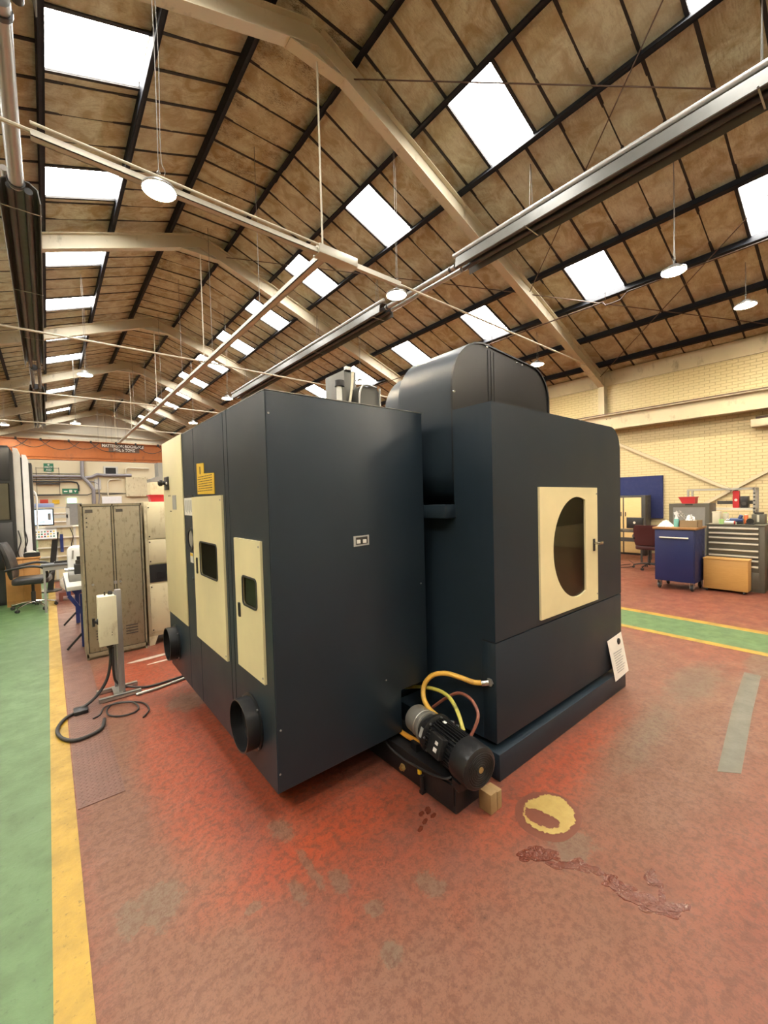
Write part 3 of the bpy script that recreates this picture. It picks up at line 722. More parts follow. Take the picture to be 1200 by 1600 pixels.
# inspection door with a D-shaped window
D = []
cx, cz, ra, rb = 3.13, 1.345, 0.362, 0.382
t0 = math.acos((3.262-cx)/ra)
for i in range(33):
    t = t0+(2*math.pi-2*t0)*i/32; D.append((cx+ra*math.cos(t), cz+rb*math.sin(t)))
dr = MB().plate_hole([(2.595, 0.885), (3.472, 0.878), (3.472, 1.795), (2.595, 1.803)], [D], 'xz', BY0-0.014, BY0).build('inspection_door', 'machine_cream', mc, smooth=False)
Dg = [((x-cx)*1.03+cx if x < 3.26 else x+0.008, (z-cz)*1.03+cz) for x, z in D]
MB().prism(Dg, 'xz', BY0+0.001, BY0+0.006).build('window_pane', 'smoked_pane', dr, smooth=False)
lt = MB().box(3.385, 3.412, BY0-0.024, BY0-0.014, 1.285, 1.385).build('latch_plate', 'black_plastic', dr, bevel=0.004)
MB().cyl((3.398, BY0-0.02, 1.35), (3.398, BY0-0.06, 1.35), 0.010, 12).box(3.392, 3.46, BY0-0.066, BY0-0.052, 1.338, 1.362).build('latch_handle', 'chrome', dr, bevel=0.002)
for z in (0.93, 1.745): MB().lathe([(0.007, 0), (0.006, 0.004)], (3.455, BY0-0.014, z), (0, -1, 0), 8).build('screw', 'steel_grey', dr)
# plinth
pl = MB().box(2.072, 3.98, 1.487, 2.44, 0.0, 0.168).build('plinth', 'machine_navy', mc, bevel=0.005)
MB().box(3.90, 3.98, 1.487, 1.513, 0.168, 0.295).build('plinth_upstand', 'machine_black', pl, bevel=0.006)
# --- tool magazine cover
def mag_profile(dx=0.0, dz=0.0, s=1.0):
    P = []
    def arc(cx, cz, r, a0, a1, n):
        for i in range(n+1):
            t = math.radians(a0+(a1-a0)*i/n); P.append((cx+r*math.cos(t), cz+r*math.sin(t)))
    arc(2.30, 1.91, 0.20, 180, 270, 7)
    arc(3.13, 1.91, 0.20, 270, 360, 7)
    arc(3.07, 2.53, 0.265, 0, 80, 9)
    arc(2.455, 2.485, 0.355, 84, 180, 12)
    c0, c1 = 2.7, 2.3
    return [(c0+(x-c0)*s+dx, c1+(z-c1)*s+dz) for x, z in P]
mg = MB().prism(mag_profile(), 'xz', 1.842, 2.365).build('magazine_cover', 'machine_navy', mc, angle=50)
MB().plate_hole(mag_profile(), [mag_profile(s=0.978)], 'xz', 1.826, 1.842).build('cover_rim', 'machine_black', mg, smooth=False)
MB().prism(mag_profile(s=0.978), 'xz', 1.836, 1.842).build('cover_face', 'machine_black', mg, smooth=False)
MB().prism(mag_profile(dx=-0.02, dz=-0.05, s=0.94), 'xz', 2.365, 2.55).build('cover_back', 'machine_navy', mg, angle=50)
for x in (2.50, 2.535, 2.57): MB().box(x, x+0.006, 1.833, 1.837, 2.30, 2.80).build('face_rib', 'machine_black', mg, smooth=False)
for (x, z) in ((2.115, 2.45), (2.115, 2.10), (2.115, 1.98), (2.48, 2.815), (2.86, 2.775), (2.93, 2.77)):
    MB().lathe([(0.010, 0), (0.008, 0.006)], (x, 1.826, z), (0, -1, 0), 10).build('screw', 'chrome', mg)
# --- spindle drive parts rising behind the enclosure
hd = MB().box(2.125, 2.26, 3.12, 3.45, 2.28, 2.93).build('spindle_drive', 'drive_grey', mc, bevel=0.01)
MB().box(2.13, 2.20, 3.10, 3.13, 2.925, 2.955).build('drive_bracket', 'galv', hd, smooth=False)
MB().prism(rrect(2.20, 2.44, 2.28, 2.775, 0.05, 5), 'xz', 3.02, 3.12).build('drive_cover', 'drive_grey', hd)
MB().tube(spline([(2.19, 3.0, 2.32), (2.20, 3.0, 2.66), (2.235, 3.0, 2.765), (2.30, 3.0, 2.785), (2.40, 3.0, 2.775)]), 0.010, 8).build('conduit', 'galv', hd)
MB().tube([(2.435, 3.0, 2.32), (2.435, 3.0, 2.775)], 0.010, 8).build('conduit', 'galv', hd)
MB().tube(spline([(2.17, 3.05, 2.90), (2.155, 3.05, 2.75), (2.10, 3.05, 2.48), (2.08, 3.05, 2.30)]), 0.012, 8).build('cable', 'rod_cream', hd)
MB().cyl((2.055, 3.1, 2.55), (2.055, 3.1, 2.76), 0.026, 14).build('filter_bowl', 'sticker_white', hd)
MB().cyl((2.06, 3.1, 2.76), (2.06, 3.1, 2.81), 0.045, 14).build('filter_head', 'black_plastic', hd)
MB().box(2.075, 2.115, 3.08, 3.2, 2.3, 2.76).build('drive_plate', 'drive_grey', hd, smooth=False)
for dx in (0.0, 0.035):
    MB().tube(spline([(2.05+dx, 3.05, 2.50), (2.02+dx, 3.05, 2.46), (2.005+dx, 3.05, 2.30)]), 0.008, 8).build('air_hose', 'sticker_white', hd)
MB().box(1.93, 2.05, 3.2, 3.4, 2.28, 2.64).build('drive_box', 'machine_navy', hd, bevel=0.01)
MB().prism([(2.42, 2.28), (2.62, 2.28), (2.62, 2.80), (2.52, 2.815), (2.42, 2.775)], 'xz', 3.25, 3.6).build('blue_housing', 'blue_dark', hd, smooth=False)
MB().tube([(2.40, 2.95, 2.555), (2.475, 2.95, 2.59), (2.50, 2.95, 2.595), (2.505, 2.95, 2.52)], 0.014, 10).build('pipe_elbow', 'chrome', hd)

# paper sheet held by a magnet
ns = MB()
pw = [(3.655, 0.482), (3.945, 0.500), (3.985, 0.150), (3.715, 0.128)]
ns.add([(pw[0][0], 1.510, pw[0][1]), (pw[1][0], 1.512, pw[1][1]), (pw[2][0], 1.466, pw[2][1]), (pw[3][0], 1.470, pw[3][1])]+[(x, y-0.0015, z) for x, y, z in ((pw[0][0], 1.510, pw[0][1]), (pw[1][0], 1.512, pw[1][1]), (pw[2][0], 1.466, pw[2][1]), (pw[3][0], 1.470, pw[3][1]))],
       [(3, 2, 1, 0), (4, 5, 6, 7), (0, 1, 5, 4), (1, 2, 6, 5), (2, 3, 7, 6), (3, 0, 4, 7)])
nsr = thing('notice_sheet', 'white paper sheet held by a round magnet on the lower right of the machine', 'notice', (3.82, 1.49, 0.13))
ns.build('sheet', 'paper_white', nsr, smooth=False)
MB().lathe([(0.028, 0), (0.028, 0.010), (0.020, 0.016)], (3.865, 1.508, 0.435), (0, -1, 0), 18).build('magnet', 'black_plastic', nsr)
pr = MB()
for k in range(9):
    z = 0.36-0.021*k; y = 1.4925-0.0026*k; pr.bar((3.73+0.004*k, y-0.0035, z), (3.90+0.004*k-0.02*(k % 3), y-0.0035, z+0.004), 0.0015, 0.006)
pr.build('print', 'sticker_grey', nsr, smooth=False)

# ================================================================== coolant pump unit
pu = thing('coolant_pump_unit', 'black electric coolant pump with yellow hoses on a low tank beside the machine', 'pump', (1.77, 1.8, 0))
tk = MB().box(1.672, 1.885, 1.490, 2.44, 0.0, 0.172).build('tank', 'machine_black', pu, bevel=0.006)
MB().box(1.664, 1.893, 1.484, 2.44, 0.172, 0.180).build('tank_lid', 'machine_black', tk, bevel=0.002)
MB().lathe([(0.024, 0), (0.024, 0.008), (0.017, 0.009), (0.015, 0.022)], (1.672, 1.925, 0.055), (-1, 0, 0), 6).build('drain_plug', 'brass', tk)
MB().cyl((1.652, 1.735, 0.012), (1.652, 1.735, 0.108), 0.013, 10).box(1.64, 1.675, 1.722, 1.748, 0.0, 0.018).build('level_pipe', 'machine_black', tk)
MB().cyl((1.650, 1.752, 0.112), (1.650, 1.752, 0.134), 0.013, 10).build('level_valve', 'sticker_yellow', tk)
MB().prism([(1.50, 0.045), (1.62, 0.045), (1.66, 0.15), (1.50, 0.165)], 'yz', 1.660, 1.672).build('guard_plate', 'machine_black', tk, smooth=False)
p0, p1 = Vector((1.715, 1.350, 0.305)), Vector((1.808, 1.955, 0.322)); ax = (p1-p0).normalized(); ML = (p1-p0).length
def mo(mb=None): 
    m_ = mb or MB(); return m_
mt = MB().lathe([(0.060, 0.0), (0.098, 0.001), (0.112, 0.010), (0.116, 0.025), (0.116, 0.125), (0.112, 0.128)], p0, ax, 32).build('fan_cowl', 'machine_black', pu)
for r in (0.03, 0.042, 0.054, 0.066, 0.078, 0.09):
    ring = []
    u = ax.cross(Vector((0, 0, 1))).normalized(); v = ax.cross(u)
    for k in range(24):
        t = 2*math.pi*k/24; ring.append(p0-ax*0.001+r*(math.cos(t)*u+math.sin(t)*v))
    MB().tube(ring, 0.0022, 5, closed=True).build('grille_ring', 'black_plastic', mt)
MB().lathe([(0.016, -0.004), (0.016, 0.002)], p0, ax, 16).build('hub_badge', 'brass', mt)
mbod = MB().lathe([(0.088, 0.125), (0.088, 0.36), (0.10, 0.362), (0.118, 0.372), (0.118, 0.392), (0.092, 0.398), (0.082, 0.46)], p0, ax, 32).build('motor_body', 'machine_black', pu)
fin = MB(); u = ax.cross(Vector((0, 0, 1))).normalized(); v = ax.cross(u)
for k in range(36):
    t = 2*math.pi*k/36; dd = math.cos(t)*u+math.sin(t)*v
    fin.bar(p0+ax*0.132+dd*0.098, p0+ax*0.352+dd*0.098, 0.004, 0.022, up=dd)
fin.build('cooling_fins', 'machine_black', mbod, smooth=False)
tb = MB(); s1 = (-u).normalized() if u.x > 0 else u.normalized()      # towards the aisle
up_ = s1.cross(ax); up_ = up_ if up_.z > 0 else -up_
dirb = (s1*0.93+up_*0.36).normalized(); sid = dirb.cross(ax).normalized()
def obox(mb, c, hx, hy, hz, X, Y, Z):
    vs = [c+X*sx*hx+Y*sy*hy+Z*sz*hz for sx in (-1, 1) for sy in (-1, 1) for sz in (-1, 1)]
    return mb.add(vs, [(0,1,3,2),(4,6,7,5),(0,4,5,1),(2,3,7,6),(0,2,6,4),(1,5,7,3)])
tbp = obox(MB(), p0+ax*0.235+dirb*0.115, 0.055, 0.055, 0.024, ax, sid, dirb).build('terminal_box', 'machine_black', mbod, bevel=0.006)
for q, (da, ds, ha, hs) in enumerate(((-0.015, 0.012, 0.014, 0.011), (-0.015, -0.014, 0.012, 0.009))):
    obox(MB(), p0+ax*(0.235+da)+dirb*0.1395+sid*ds*1.4, ha, hs, 0.0008, ax, sid, dirb).build('type_label', 'sticker_white', mbod, smooth=False)
obox(MB(), p0+ax*0.385+dirb*0.119+sid*0.0, 0.012, 0.028, 0.001, ax, sid, dirb).build('rating_plate', 'sticker_grey', mbod, smooth=False)
obox(MB(), p0+ax*0.30+up_*0.112, 0.012, 0.008, 0.002, ax, s1, up_).build('type_label', 'sticker_white', mbod, smooth=False)
bolts = 8
for k in range(bolts):
    t = 2*math.pi*k/bolts+0.2; dd = math.cos(t)*u+math.sin(t)*v
    MB().lathe([(0.007, 0), (0.007, 0.008)], p0+ax*0.362+dd*0.108, -ax, 6).build('flange_bolt', 'steel_grey', mbod)
ph = MB().lathe([(0.082, 0.46), (0.094, 0.463), (0.094, 0.478), (0.084, 0.482), (0.084, 0.505), (0.087, 0.508), (0.087, 0.530), (0.084, 0.533), (0.084, 0.595), (0.076, 0.608), (0.03, 0.612)], p0, ax, 28).build('pump_head', 'alu_cast', pu)
for k in (-1, 1): obox(MB(), p0+ax*(0.30+0.20*k)-Vector((0, 0, 0.112)), 0.03, 0.09, 0.022, ax, s1, Vector((0, 0, 1))).build('motor_foot', 'machine_black', pu, smooth=False)
h1 = [(2.075, 1.585, 0.585), (2.04, 1.649, 0.577), (2.02, 1.737, 0.584), (1.99, 1.847, 0.587), (1.96, 1.937, 0.55), (1.93, 1.982, 0.483), (1.9, 1.96, 0.412), (1.87, 1.878, 0.376), (1.85, 1.764, 0.37), (1.835, 1.675, 0.375)]
MB().tube(spline(h1), 0.0165, 12).build('delivery_hose', 'hose_yellow', pu)
MB().tube(spline([(1.98, 2.242, 0.36), (1.97, 2.075, 0.425), (1.95, 1.9, 0.474), (1.92, 1.759, 0.487), (1.88, 1.652, 0.451), (1.84, 1.57, 0.375)]), 0.012, 10).build('feed_hose', 'hose_lime', pu)
MB().tube(spline([(1.98, 1.957, 0.32), (2.0, 1.862, 0.406), (2.0, 1.749, 0.485), (1.98, 1.638, 0.502), (1.96, 1.565, 0.465), (1.93, 1.537, 0.42), (1.88, 1.554, 0.325)]), 0.010, 10).build('drain_hose', 'hose_red', pu)
MB().tube(spline([(1.77, 2.20, 0.190), (1.755, 2.06, 0.205), (1.74, 1.94, 0.215), (1.745, 1.82, 0.225)]), 0.016, 10).build('suction_hose', 'hose_orange', pu)
MB().tube(spline([(1.68, 2.14, 0.190), (1.655, 2.05, 0.145), (1.648, 1.90, 0.133), (1.648, 1.782, 0.142), (1.648, 1.649, 0.160), (1.652, 1.549, 0.186), (1.675, 1.52, 0.20)]), 0.007, 8).build('motor_lead', 'rubber_black', pu)
MB().tube([(2.055, 1.600, 0.583), (2.084, 1.566, 0.590)], 0.021, 12).build('hose_coupling', 'chrome', pu)
MB().lathe([(0.026, 0), (0.026, 0.012), (0.018, 0.013)], (2.090, 1.560, 0.592), (-1, 0, 0), 6).build('coupling_nut', 'galv', pu)
for q in ((1.845, 1.66, 0.385), (1.838, 1.615, 0.38)): MB().lathe([(0.018, 0), (0.018, 0.02)], q, (0.2, -1, 0.1), 10).build('hose_clip', 'chrome', pu)
# timber blocks under the overhanging motor
wk = thing('timber_block', 'small pair of worn timber blocks on the floor under the pump', 'wood block', (1.86, 1.40, 0))
MB().box(1.812, 1.868, 1.362, 1.445, 0.0, 0.112).build('block', 'wood_raw', wk, bevel=0.004)
MB().box(1.871, 1.912, 1.362, 1.440, 0.0, 0.104).build('block', 'wood_raw', wk, bevel=0.004)
# ================================================================== lamps, heaters, trunking
mat('lamp_body', (0.32, 0.32, 0.31), 0.4, 0.5)
emit('lamp_diffuser', LAMP_COL, LAMP_STRENGTH, (0.9, 0.9, 0.9))
mat('heater_dark', (0.075, 0.077, 0.08), 0.35, 0.5, var=0.3)
mat('heater_hood', (0.17, 0.17, 0.155), 0.42, 0.35, var=0.2)
mat('heater_top', (0.55, 0.55, 0.53), 0.4, 0.5)
mat('chain_grey', (0.20, 0.19, 0.17), 0.5, 0.6)
mat('trunking', (0.50, 0.47, 0.38), 0.4, 0.3)
mat('crane_orange', (0.30, 0.082, 0.008), 0.5, var=0.15, dirt=(0.15, 0.045, 0.01), dirt_amt=0.2)
mat('letter_white', (0.70, 0.68, 0.62), 0.5)
mat('sign_green', (0.02, 0.16, 0.085), 0.5)
ZLAMP = 5.40
def high_bay(x, y, label, z=ZLAMP):
    t = thing('high_bay_lamp', label, 'lamp', (x, y, z), group='round LED high-bay lamps')
    MB().lathe([(0.178, 0.0), (0.185, 0.012), (0.178, 0.035), (0.10, 0.055), (0.075, 0.10), (0.05, 0.115)], (x, y, z), (0, 0, 1), 28, cap0=False).build('housing', 'lamp_body', t)
    MB().lathe([(0.170, 0.0), (0.170, 0.006)], (x, y, z-0.002), (0, 0, 1), 14).build('diffuser', 'lamp_diffuser', t, smooth=False)
    MB().tube([(x, y, z+0.11), (x, y, z+0.20)], 0.008, 6).sphere((x, y, z+0.21), 0.022, 8).build('hook', 'chain_grey', t)
    zt = zl(x)-0.05
    MB().tube(spline([(x, y, z+0.21), (x+0.01, y, z+0.21+(zt-z-0.21)*0.5), (x, y, zt)], 4), 0.004, 5).build('suspension_chain', 'chain_grey', t)
    MB().tube(spline([(x+0.02, y, z+0.11), (x+0.07, y, z+0.25), (x+0.03, y, z+0.45), (x+0.05, y, (z+zt)/2+0.2), (x+0.02, y, zt)], 5), 0.0035, 5).build('flex', 'chain_grey', t)
LAMPS = [(1.16, 5.40, 'glaring round lamp below the nearest trunking, left of the roof ridge'), (5.02, 5.63, 'round lamp just right of the trunking junction, above the machine'),
 (8.24, 2.29, 'upper of the two round lamps near the right picture edge'), (10.93, 1.83, 'round lamp on a short chain nearest the right edge of the picture'),
 (10.81, 6.27, 'round lamp shining beside the curved magazine cover near the right wall'), (0.96, 14.1, 'round lamp in the second roof bay on the left'),
 (5.03, 14.66, 'small distant round lamp just above the machine roof edge'), (5.25, 19.9, 'smaller distant round lamp over the cream end panel of the machine'),
 (-1.32, 24.3, 'far round lamp at the left picture edge above the orange crane'), (7.72, 10.48, 'round lamp behind the spindle drive on top of the machine'),
 (1.16, -1.0, 'round lamp overhead near the camera on the left'), (5.02, -1.2, 'round lamp overhead behind the camera, middle row'), (8.24, -4.0, 'round lamp behind the camera towards the right wall'),
 (10.9, 12.0, 'round lamp beyond the machine close to the right wall'), (-3.2, 2.0, 'round lamp over the left aisle beside the camera'), (-3.2, 9.5, 'round lamp over the left aisle farther on'), (1.1, 22.5, 'far round lamp left of the ridge before the crane'), (7.7, 19.0, 'far round lamp right of the ridge before the crane'), (2.6, 31.0, 'round lamp beyond the orange crane')]
for x, y, l in LAMPS: high_bay(x, y, l)

def heater(x, y0, y1, z, label, tubes=2):
    t = thing('radiant_heater', label, 'heater', (x, (y0+y1)/2, z), group='radiant tube heaters')
    w2 = 0.225
    prof = [(-w2, -0.06), (-w2-0.012, -0.05), (-w2+0.015, 0.14), (-0.11, 0.215), (0.11, 0.215), (w2-0.015, 0.14), (w2+0.012, -0.05), (w2, -0.06), (w2-0.030, 0.135), (0.105, 0.202), (-0.105, 0.202), (-w2+0.030, 0.135)]
    MB().prism([(x+a, z+b) for a, b in prof], 'xz', y0, y1).build('reflector_hood', 'heater_hood', t, smooth=False)
    for dx in (-0.10, 0.10): MB().cyl((x+dx, y0-0.05, z+0.05), (x+dx, y1+0.05, z+0.05), 0.05, 14).build('radiant_tube', 'heater_dark', t)
    MB().cyl((x-0.155, y0-0.1, z+0.235), (x-0.155, y1+0.1, z+0.235), 0.042, 12).build('flue_pipe', 'heater_top', t)
    k = 0; y = y0+0.35
    while y < y1:
        MB().bar((x-w2-0.02, y, z-0.035), (x+w2+0.02, y, z-0.035), 0.02, 0.006).build('tube_hanger', 'galv', t, smooth=False)
        zt = zl(x)-0.2
        ch = MB()
        for s_ in (-0.05, 0.05): ch.tube([(x+s_*1.2, y, z+0.2), (x+s_*0.2, y, zt)], 0.006, 5)
        ch.build('hanging_chain', 'chain_grey', t)
        y += 3.05
    return t
heater(6.86, -2.4, 5.62, 6.48, 'long radiant tube heater hanging over the right side, nearest the camera')
heater(6.86, 8.1, 18.8, 6.48, 'long radiant tube heater beyond the gap, right of the ridge')
heater(-0.125, -3.6, 4.95, 6.28, 'dark radiant tube heater at the top left corner of the picture')
heater(-0.125, 7.95, 17.4, 6.28, 'long dark radiant tube heater seen from below at the left edge')
heater(-0.125, 20.6, 30.5, 6.28, 'farthest radiant tube heater on the left, above the crane')
for (x, y0, y1, z, l) in ((-0.125, 5.06, 7.84, 6.33, 'thick pipe joining the two left heaters'), (6.86, 5.73, 7.99, 6.53, 'thick pipe joining the two right heaters'), (-0.125, 17.51, 20.49, 6.33, 'pipe run between the second and farthest left heaters')):
    t = thing('heater_pipe', l, 'pipe', (x, (y0+y1)/2, z))
    for dx in (-0.10, 0.10) if x > 0 or y0 > 10 else (-0.03,):
        MB().cyl((x+dx, y0, z), (x+dx, y1, z), 0.05 if y0 > 10 or x > 0 else 0.085, 14).build('pipe', 'heater_dark' if y0 > 10 else 'galv', t)
    for yy in (y0+0.1, y1-0.1): MB().lathe([(0.062 if x > 0 else 0.10, 0), (0.062 if x > 0 else 0.10, 0.05)], (x-0.03 if x < 0 else x-0.1, yy, z), (0, 1, 0), 14).build('pipe_collar', 'heater_dark', t)

# cable trunking hung from the tie of the nearest frame, and the run down the hall
tr1 = thing('cable_trunking', 'grey cable trunking crossing the hall below the nearest frame', 'trunking', (1.6, 5.45, 5.55))
MB().plate_hole([(-0.02, 0), (0.05, 0), (0.05, 0.075), (-0.02, 0.075)], [[(-0.012, 0.008), (0.042, 0.008), (0.042, 0.067), (-0.012, 0.067)]], 'yz', -0.05, 3.35)
b_ = MB(); b_.T = Matrix.Translation((0, 5.41, 5.45))
b_.box(0.02, 3.30, 0, 0.09, 0, 0.008).box(0.02, 3.30, 0, 0.008, 0, 0.07).box(0.02, 3.30, 0.082, 0.09, 0, 0.07).box(0.02, 3.30, 0.03, 0.06, 0.05, 0.09)
b_.build('tray', 'trunking', tr1, smooth=False)
MB().cyl((0.02, 5.39, 5.56), (3.3, 5.39, 5.56), 0.016, 8).build('conduit', 'rod_cream', tr1)
jb = MB(); jb.box(3.28, 3.98, 5.36, 5.56, 5.44, 5.58); jb.build('junction_box', 'trunking', tr1, bevel=0.012)
MB().box(3.98, 4.95, 5.42, 5.49, 5.46, 5.54).build('outlet_tray', 'trunking', tr1, smooth=False)
tr2 = thing('cable_trunking', 'pale cable trunking running down the hall to the far gable', 'trunking', (3.45, 20, 5.5))
b_ = MB(); b_.box(3.40, 3.52, 5.5, 36.9, 5.48, 5.495).box(3.40, 3.41, 5.5, 36.9, 5.48, 5.57).box(3.51, 3.52, 5.5, 36.9, 5.48, 5.57).build('tray', 'trunking', tr2, smooth=False)
MB().cyl((3.46, 5.5, 5.55), (3.46, 36.9, 5.55), 0.022, 8).build('conduit', 'rod_cream', tr2)
for k in range(10):
    y = 8.0+3.05*k; MB().tube([(3.46, y, 5.5), (3.46, y, zu(3.46)+0.3)], 0.006, 5).build('drop_wire', 'chain_grey', tr2)

# wind bracing rods in the roof plane
br = []
for (a, b) in (((4.1, 5.5), (9.2, -0.6)), ((9.2, 5.5), (4.1, -0.6)), ((9.3, 5.5), (13.0, 1.2)), ((13.0, 5.5), (9.3, 1.2)), ((4.1, 11.6), (9.2, 5.6))):
    pa = Vector((a[0], a[1], zu(a[0])+RAFT*0.75)); pb = Vector((b[0], b[1], zu(b[0])+RAFT*0.75))
    MB().tube([pa, pb], 0.010, 6).build('bracing_rod', 'rod_rust', ceiling)
# dark pipe under the right roof slope with a kink
pr_ = thing('service_pipe', 'thin dark service pipe with a kink below the right roof slope', 'pipe', (9.6, 5, 6.3))
MB().tube([(9.75, -1.0, 6.02), (9.75, 3.55, 6.02), (9.75, 3.7, 5.90), (9.75, 4.0, 5.90), (9.75, 4.05, 5.99), (9.75, 16, 5.99)], 0.016, 8).build('pipe', 'rod_rust', pr_)
for y in (1.0, 4.0, 7.0): MB().tube([(9.75, y, 6.0), (9.75, y, zl(9.75)-0.02)], 0.006, 5).build('pipe_hanger', 'rod_rust', pr_)

# crane runway along the right wall
rw = thing('crane_runway', 'cream crane runway beam with dark rail along the right wall', 'beam', (12.9, 15, 3.6))
MB().box(12.82, 13.06, YN, YF, 3.60, 3.618).box(12.935, 12.945, YN, YF, 3.618, 4.02).box(12.82, 13.06, YN, YF, 4.02, 4.04).build('beam', 'frame_cream', rw, smooth=False)
MB().box(12.895, 12.965, YN, YF, 4.04, 4.09).box(12.86, 12.872, YN, YF, 4.045, 4.065).build('rail', 'rod_rust', rw, smooth=False)
for Y in FRAMES[1:]:
    MB().box(12.94, 13.20, Y-0.06, Y+0.06, 3.45, 3.60).build('bracket', 'frame_cream', rw, smooth=False)
    for dy in (-0.05, 0.05): MB().lathe([(0.014, 0), (0.012, 0.012)], (12.935, Y-0.25+dy, 3.93), (-1, 0, 0), 8).build('bolt', 'rod_rust', rw)
# flat bars crossing on the wall
for (y0, z0, y1, z1) in ((5.65, 3.50, 2.45, 1.72), (1.5, 2.37, 4.2, 0.65)):
    wbr = MB().bar((XR-0.045, y0, z0), (XR-0.045, y1, z1), 0.07, 0.07, up=(1, 0, 0))
    wo = wbr.build('wall_brace', 'frame_cream', smooth=False)
    tag(wo, 'cream brace bar sloping %s across the right brick wall' % ('down from the stanchion' if z0 > 3 else 'up behind the slotted rack'), 'brace')
wl = thing('wall_box', 'cream box under the runway beam at the right picture edge', 'box', (13.1, 1.95, 3.22))
MB().box(13.0, 13.28, 1.55, 2.08, 3.22, 3.40).build('housing', 'frame_cream', wl, bevel=0.01)
MB().box(13.05, 13.2, 1.7, 2.0, 3.40, 3.46).build('bracket', 'rod_rust', wl, smooth=False)

# overhead crane
cr = thing('overhead_crane', 'orange overhead travelling crane girder spanning the far end', 'crane', (3.4, 26, 4.1))
g = MB().box(-6.2, 12.9, 25.97, 26.03, 4.13, 5.06).box(-6.2, 12.9, 25.85, 26.15, 4.10, 4.14).box(-6.2, 12.9, 25.85, 26.15, 5.06, 5.09).box(-6.2, 12.9, 25.93, 25.97, 4.24, 4.27)
gi = g.build('girder', 'crane_orange', cr, smooth=False)
for x in (-2.0, 0.4, 2.9, 5.4, 7.8): MB().box(x-0.01, x+0.01, 25.93, 25.97, 4.27, 5.06).build('web_stiffener', 'crane_orange', gi, smooth=False)
x = -3.0; k = 0
while x < 7:
    L = 1.5 if k % 2 else 1.25; dp = 0.42 if k % 2 else 0.34
    pts = [(x+L*i/10, 25.82, 5.02-dp*(1-(2*i/10-1)**2)) for i in range(11)]
    MB().tube(pts, 0.016, 6).build('festoon_cable', 'rubber_black', cr); MB().box(x-0.04, x+0.04, 25.8, 25.86, 5.0, 5.12).build('cable_trolley', 'rubber_black', cr, smooth=False)
    x += L*0.72; k += 1
pl_ = MB().box(2.30, 4.25, 25.955, 25.97, 4.82, 5.04).box(2.62, 4.02, 25.955, 25.97, 4.60, 4.82).build('name_board', 'rod_rust', cr, smooth=False)
Mx = frame_m((3.28, 25.95, 4.925), (1, 0, 0), (0, 0, 1))
text_part('name_lettering', 'MATTERSON ROCHDALE', 0.215, Mx, 'letter_white', cr, 0.004, 0.78)
text_part('load_lettering', 'SWL 5 TONS', 0.215, frame_m((3.32, 25.95, 4.72), (1, 0, 0), (0, 0, 1)), 'letter_white', cr, 0.004, 0.80)
MB().box(-6.3, -6.0, 25.3, 26.7, 4.02, 4.5).build('end_carriage', 'crane_orange', cr, smooth=False)
MB().box(12.80, 13.03, 25.3, 26.7, 4.09, 4.5).build('end_carriage', 'crane_orange', cr, smooth=False)
# ================================================================== left side: stand, locker, chair, benches, far machine
mat('locker_drab', (0.235, 0.20, 0.13), 0.5, 0.15, var=0.2, vscale=4, dirt=(0.12, 0.08, 0.04), dirt_amt=0.30, dscale=26)
mat('locker_plate', (0.06, 0.05, 0.04), 0.5)
mat('cabinet_cream', (0.60, 0.54, 0.36), 0.45, dirt=(0.34, 0.27, 0.16), dirt_amt=0.25, dscale=8)
mat('box_cream', (0.60, 0.57, 0.43), 0.45, dirt=(0.42, 0.37, 0.26), dirt_amt=0.2, dscale=12)
mat('post_grey', (0.24, 0.24, 0.245), 0.42, 0.3)
mat('chair_black', (0.020, 0.021, 0.023), 0.45)
mat('chair_maroon', (0.055, 0.016, 0.018), 0.4)
mat('blue_paint', (0.015, 0.03, 0.15), 0.45)
mat('white_plastic', (0.70, 0.72, 0.74), 0.4)
mat('light_grey', (0.50, 0.50, 0.47), 0.45)
mat('mid_grey', (0.22, 0.22, 0.21), 0.45)
mat('dark_panel', (0.020, 0.022, 0.024), 0.35)
mat('desk_top', (0.10, 0.105, 0.12), 0.4)
mat('timber_orange', (0.40, 0.20, 0.06), 0.55, var=0.25, vscale=9)
mat('plastic_wrap', (0.55, 0.53, 0.48), 0.25, var=0.3, vscale=14)
mat('pallet_red', (0.16, 0.05, 0.035), 0.7)
mat('red_plastic', (0.45, 0.02, 0.025), 0.4)
emit('screen_glow', (0.62, 0.86, 1.0), 2.2)
emit('exit_glow', (0.55, 0.95, 0.85), 1.6)
mat('screen_blue', (0.30, 0.40, 0.72), 0.4)
mat('conduit_grey', (0.26, 0.25, 0.27), 0.45, 0.4)
mat('sign_red', (0.50, 0.05, 0.03), 0.5)

# control box on its stand
cs = thing('isolator_stand', 'cream switch box on a grey post with two channel feet, beside the yellow line', 'switch box', (0.44, 4.55, 0))
bx = MB().box(0.308, 0.436, 4.345, 4.515, 0.528, 0.952).build('switch_box', 'box_cream', cs, bevel=0.006)
MB().box(0.302, 0.442, 4.339, 4.349, 0.522, 0.958).build('box_lid', 'box_cream', bx, bevel=0.003)
MB().lathe([(0.026, 0), (0.026, 0.014), (0.014, 0.016), (0.014, 0.034)], (0.308, 4.40, 0.735), (-1, 0, 0), 14).box(0.262, 0.282, 4.385, 4.415, 0.70, 0.77).build('rotary_switch', 'black_plastic', bx)
MB().lathe([(0.020, 0), (0.020, 0.016), (0.014, 0.030)], (0.408, 4.46, 0.952), (0, 0, 1), 12).cyl((0.365, 4.44, 0.952), (0.365, 4.44, 0.985), 0.006, 8).build('cable_gland', 'black_plastic', bx)
MB().lathe([(0.030, 0), (0.030, 0.03), (0.022, 0.05)], (0.385, 4.43, 0.528), (0, 0, -1), 12).build('bottom_gland', 'black_plastic', bx)
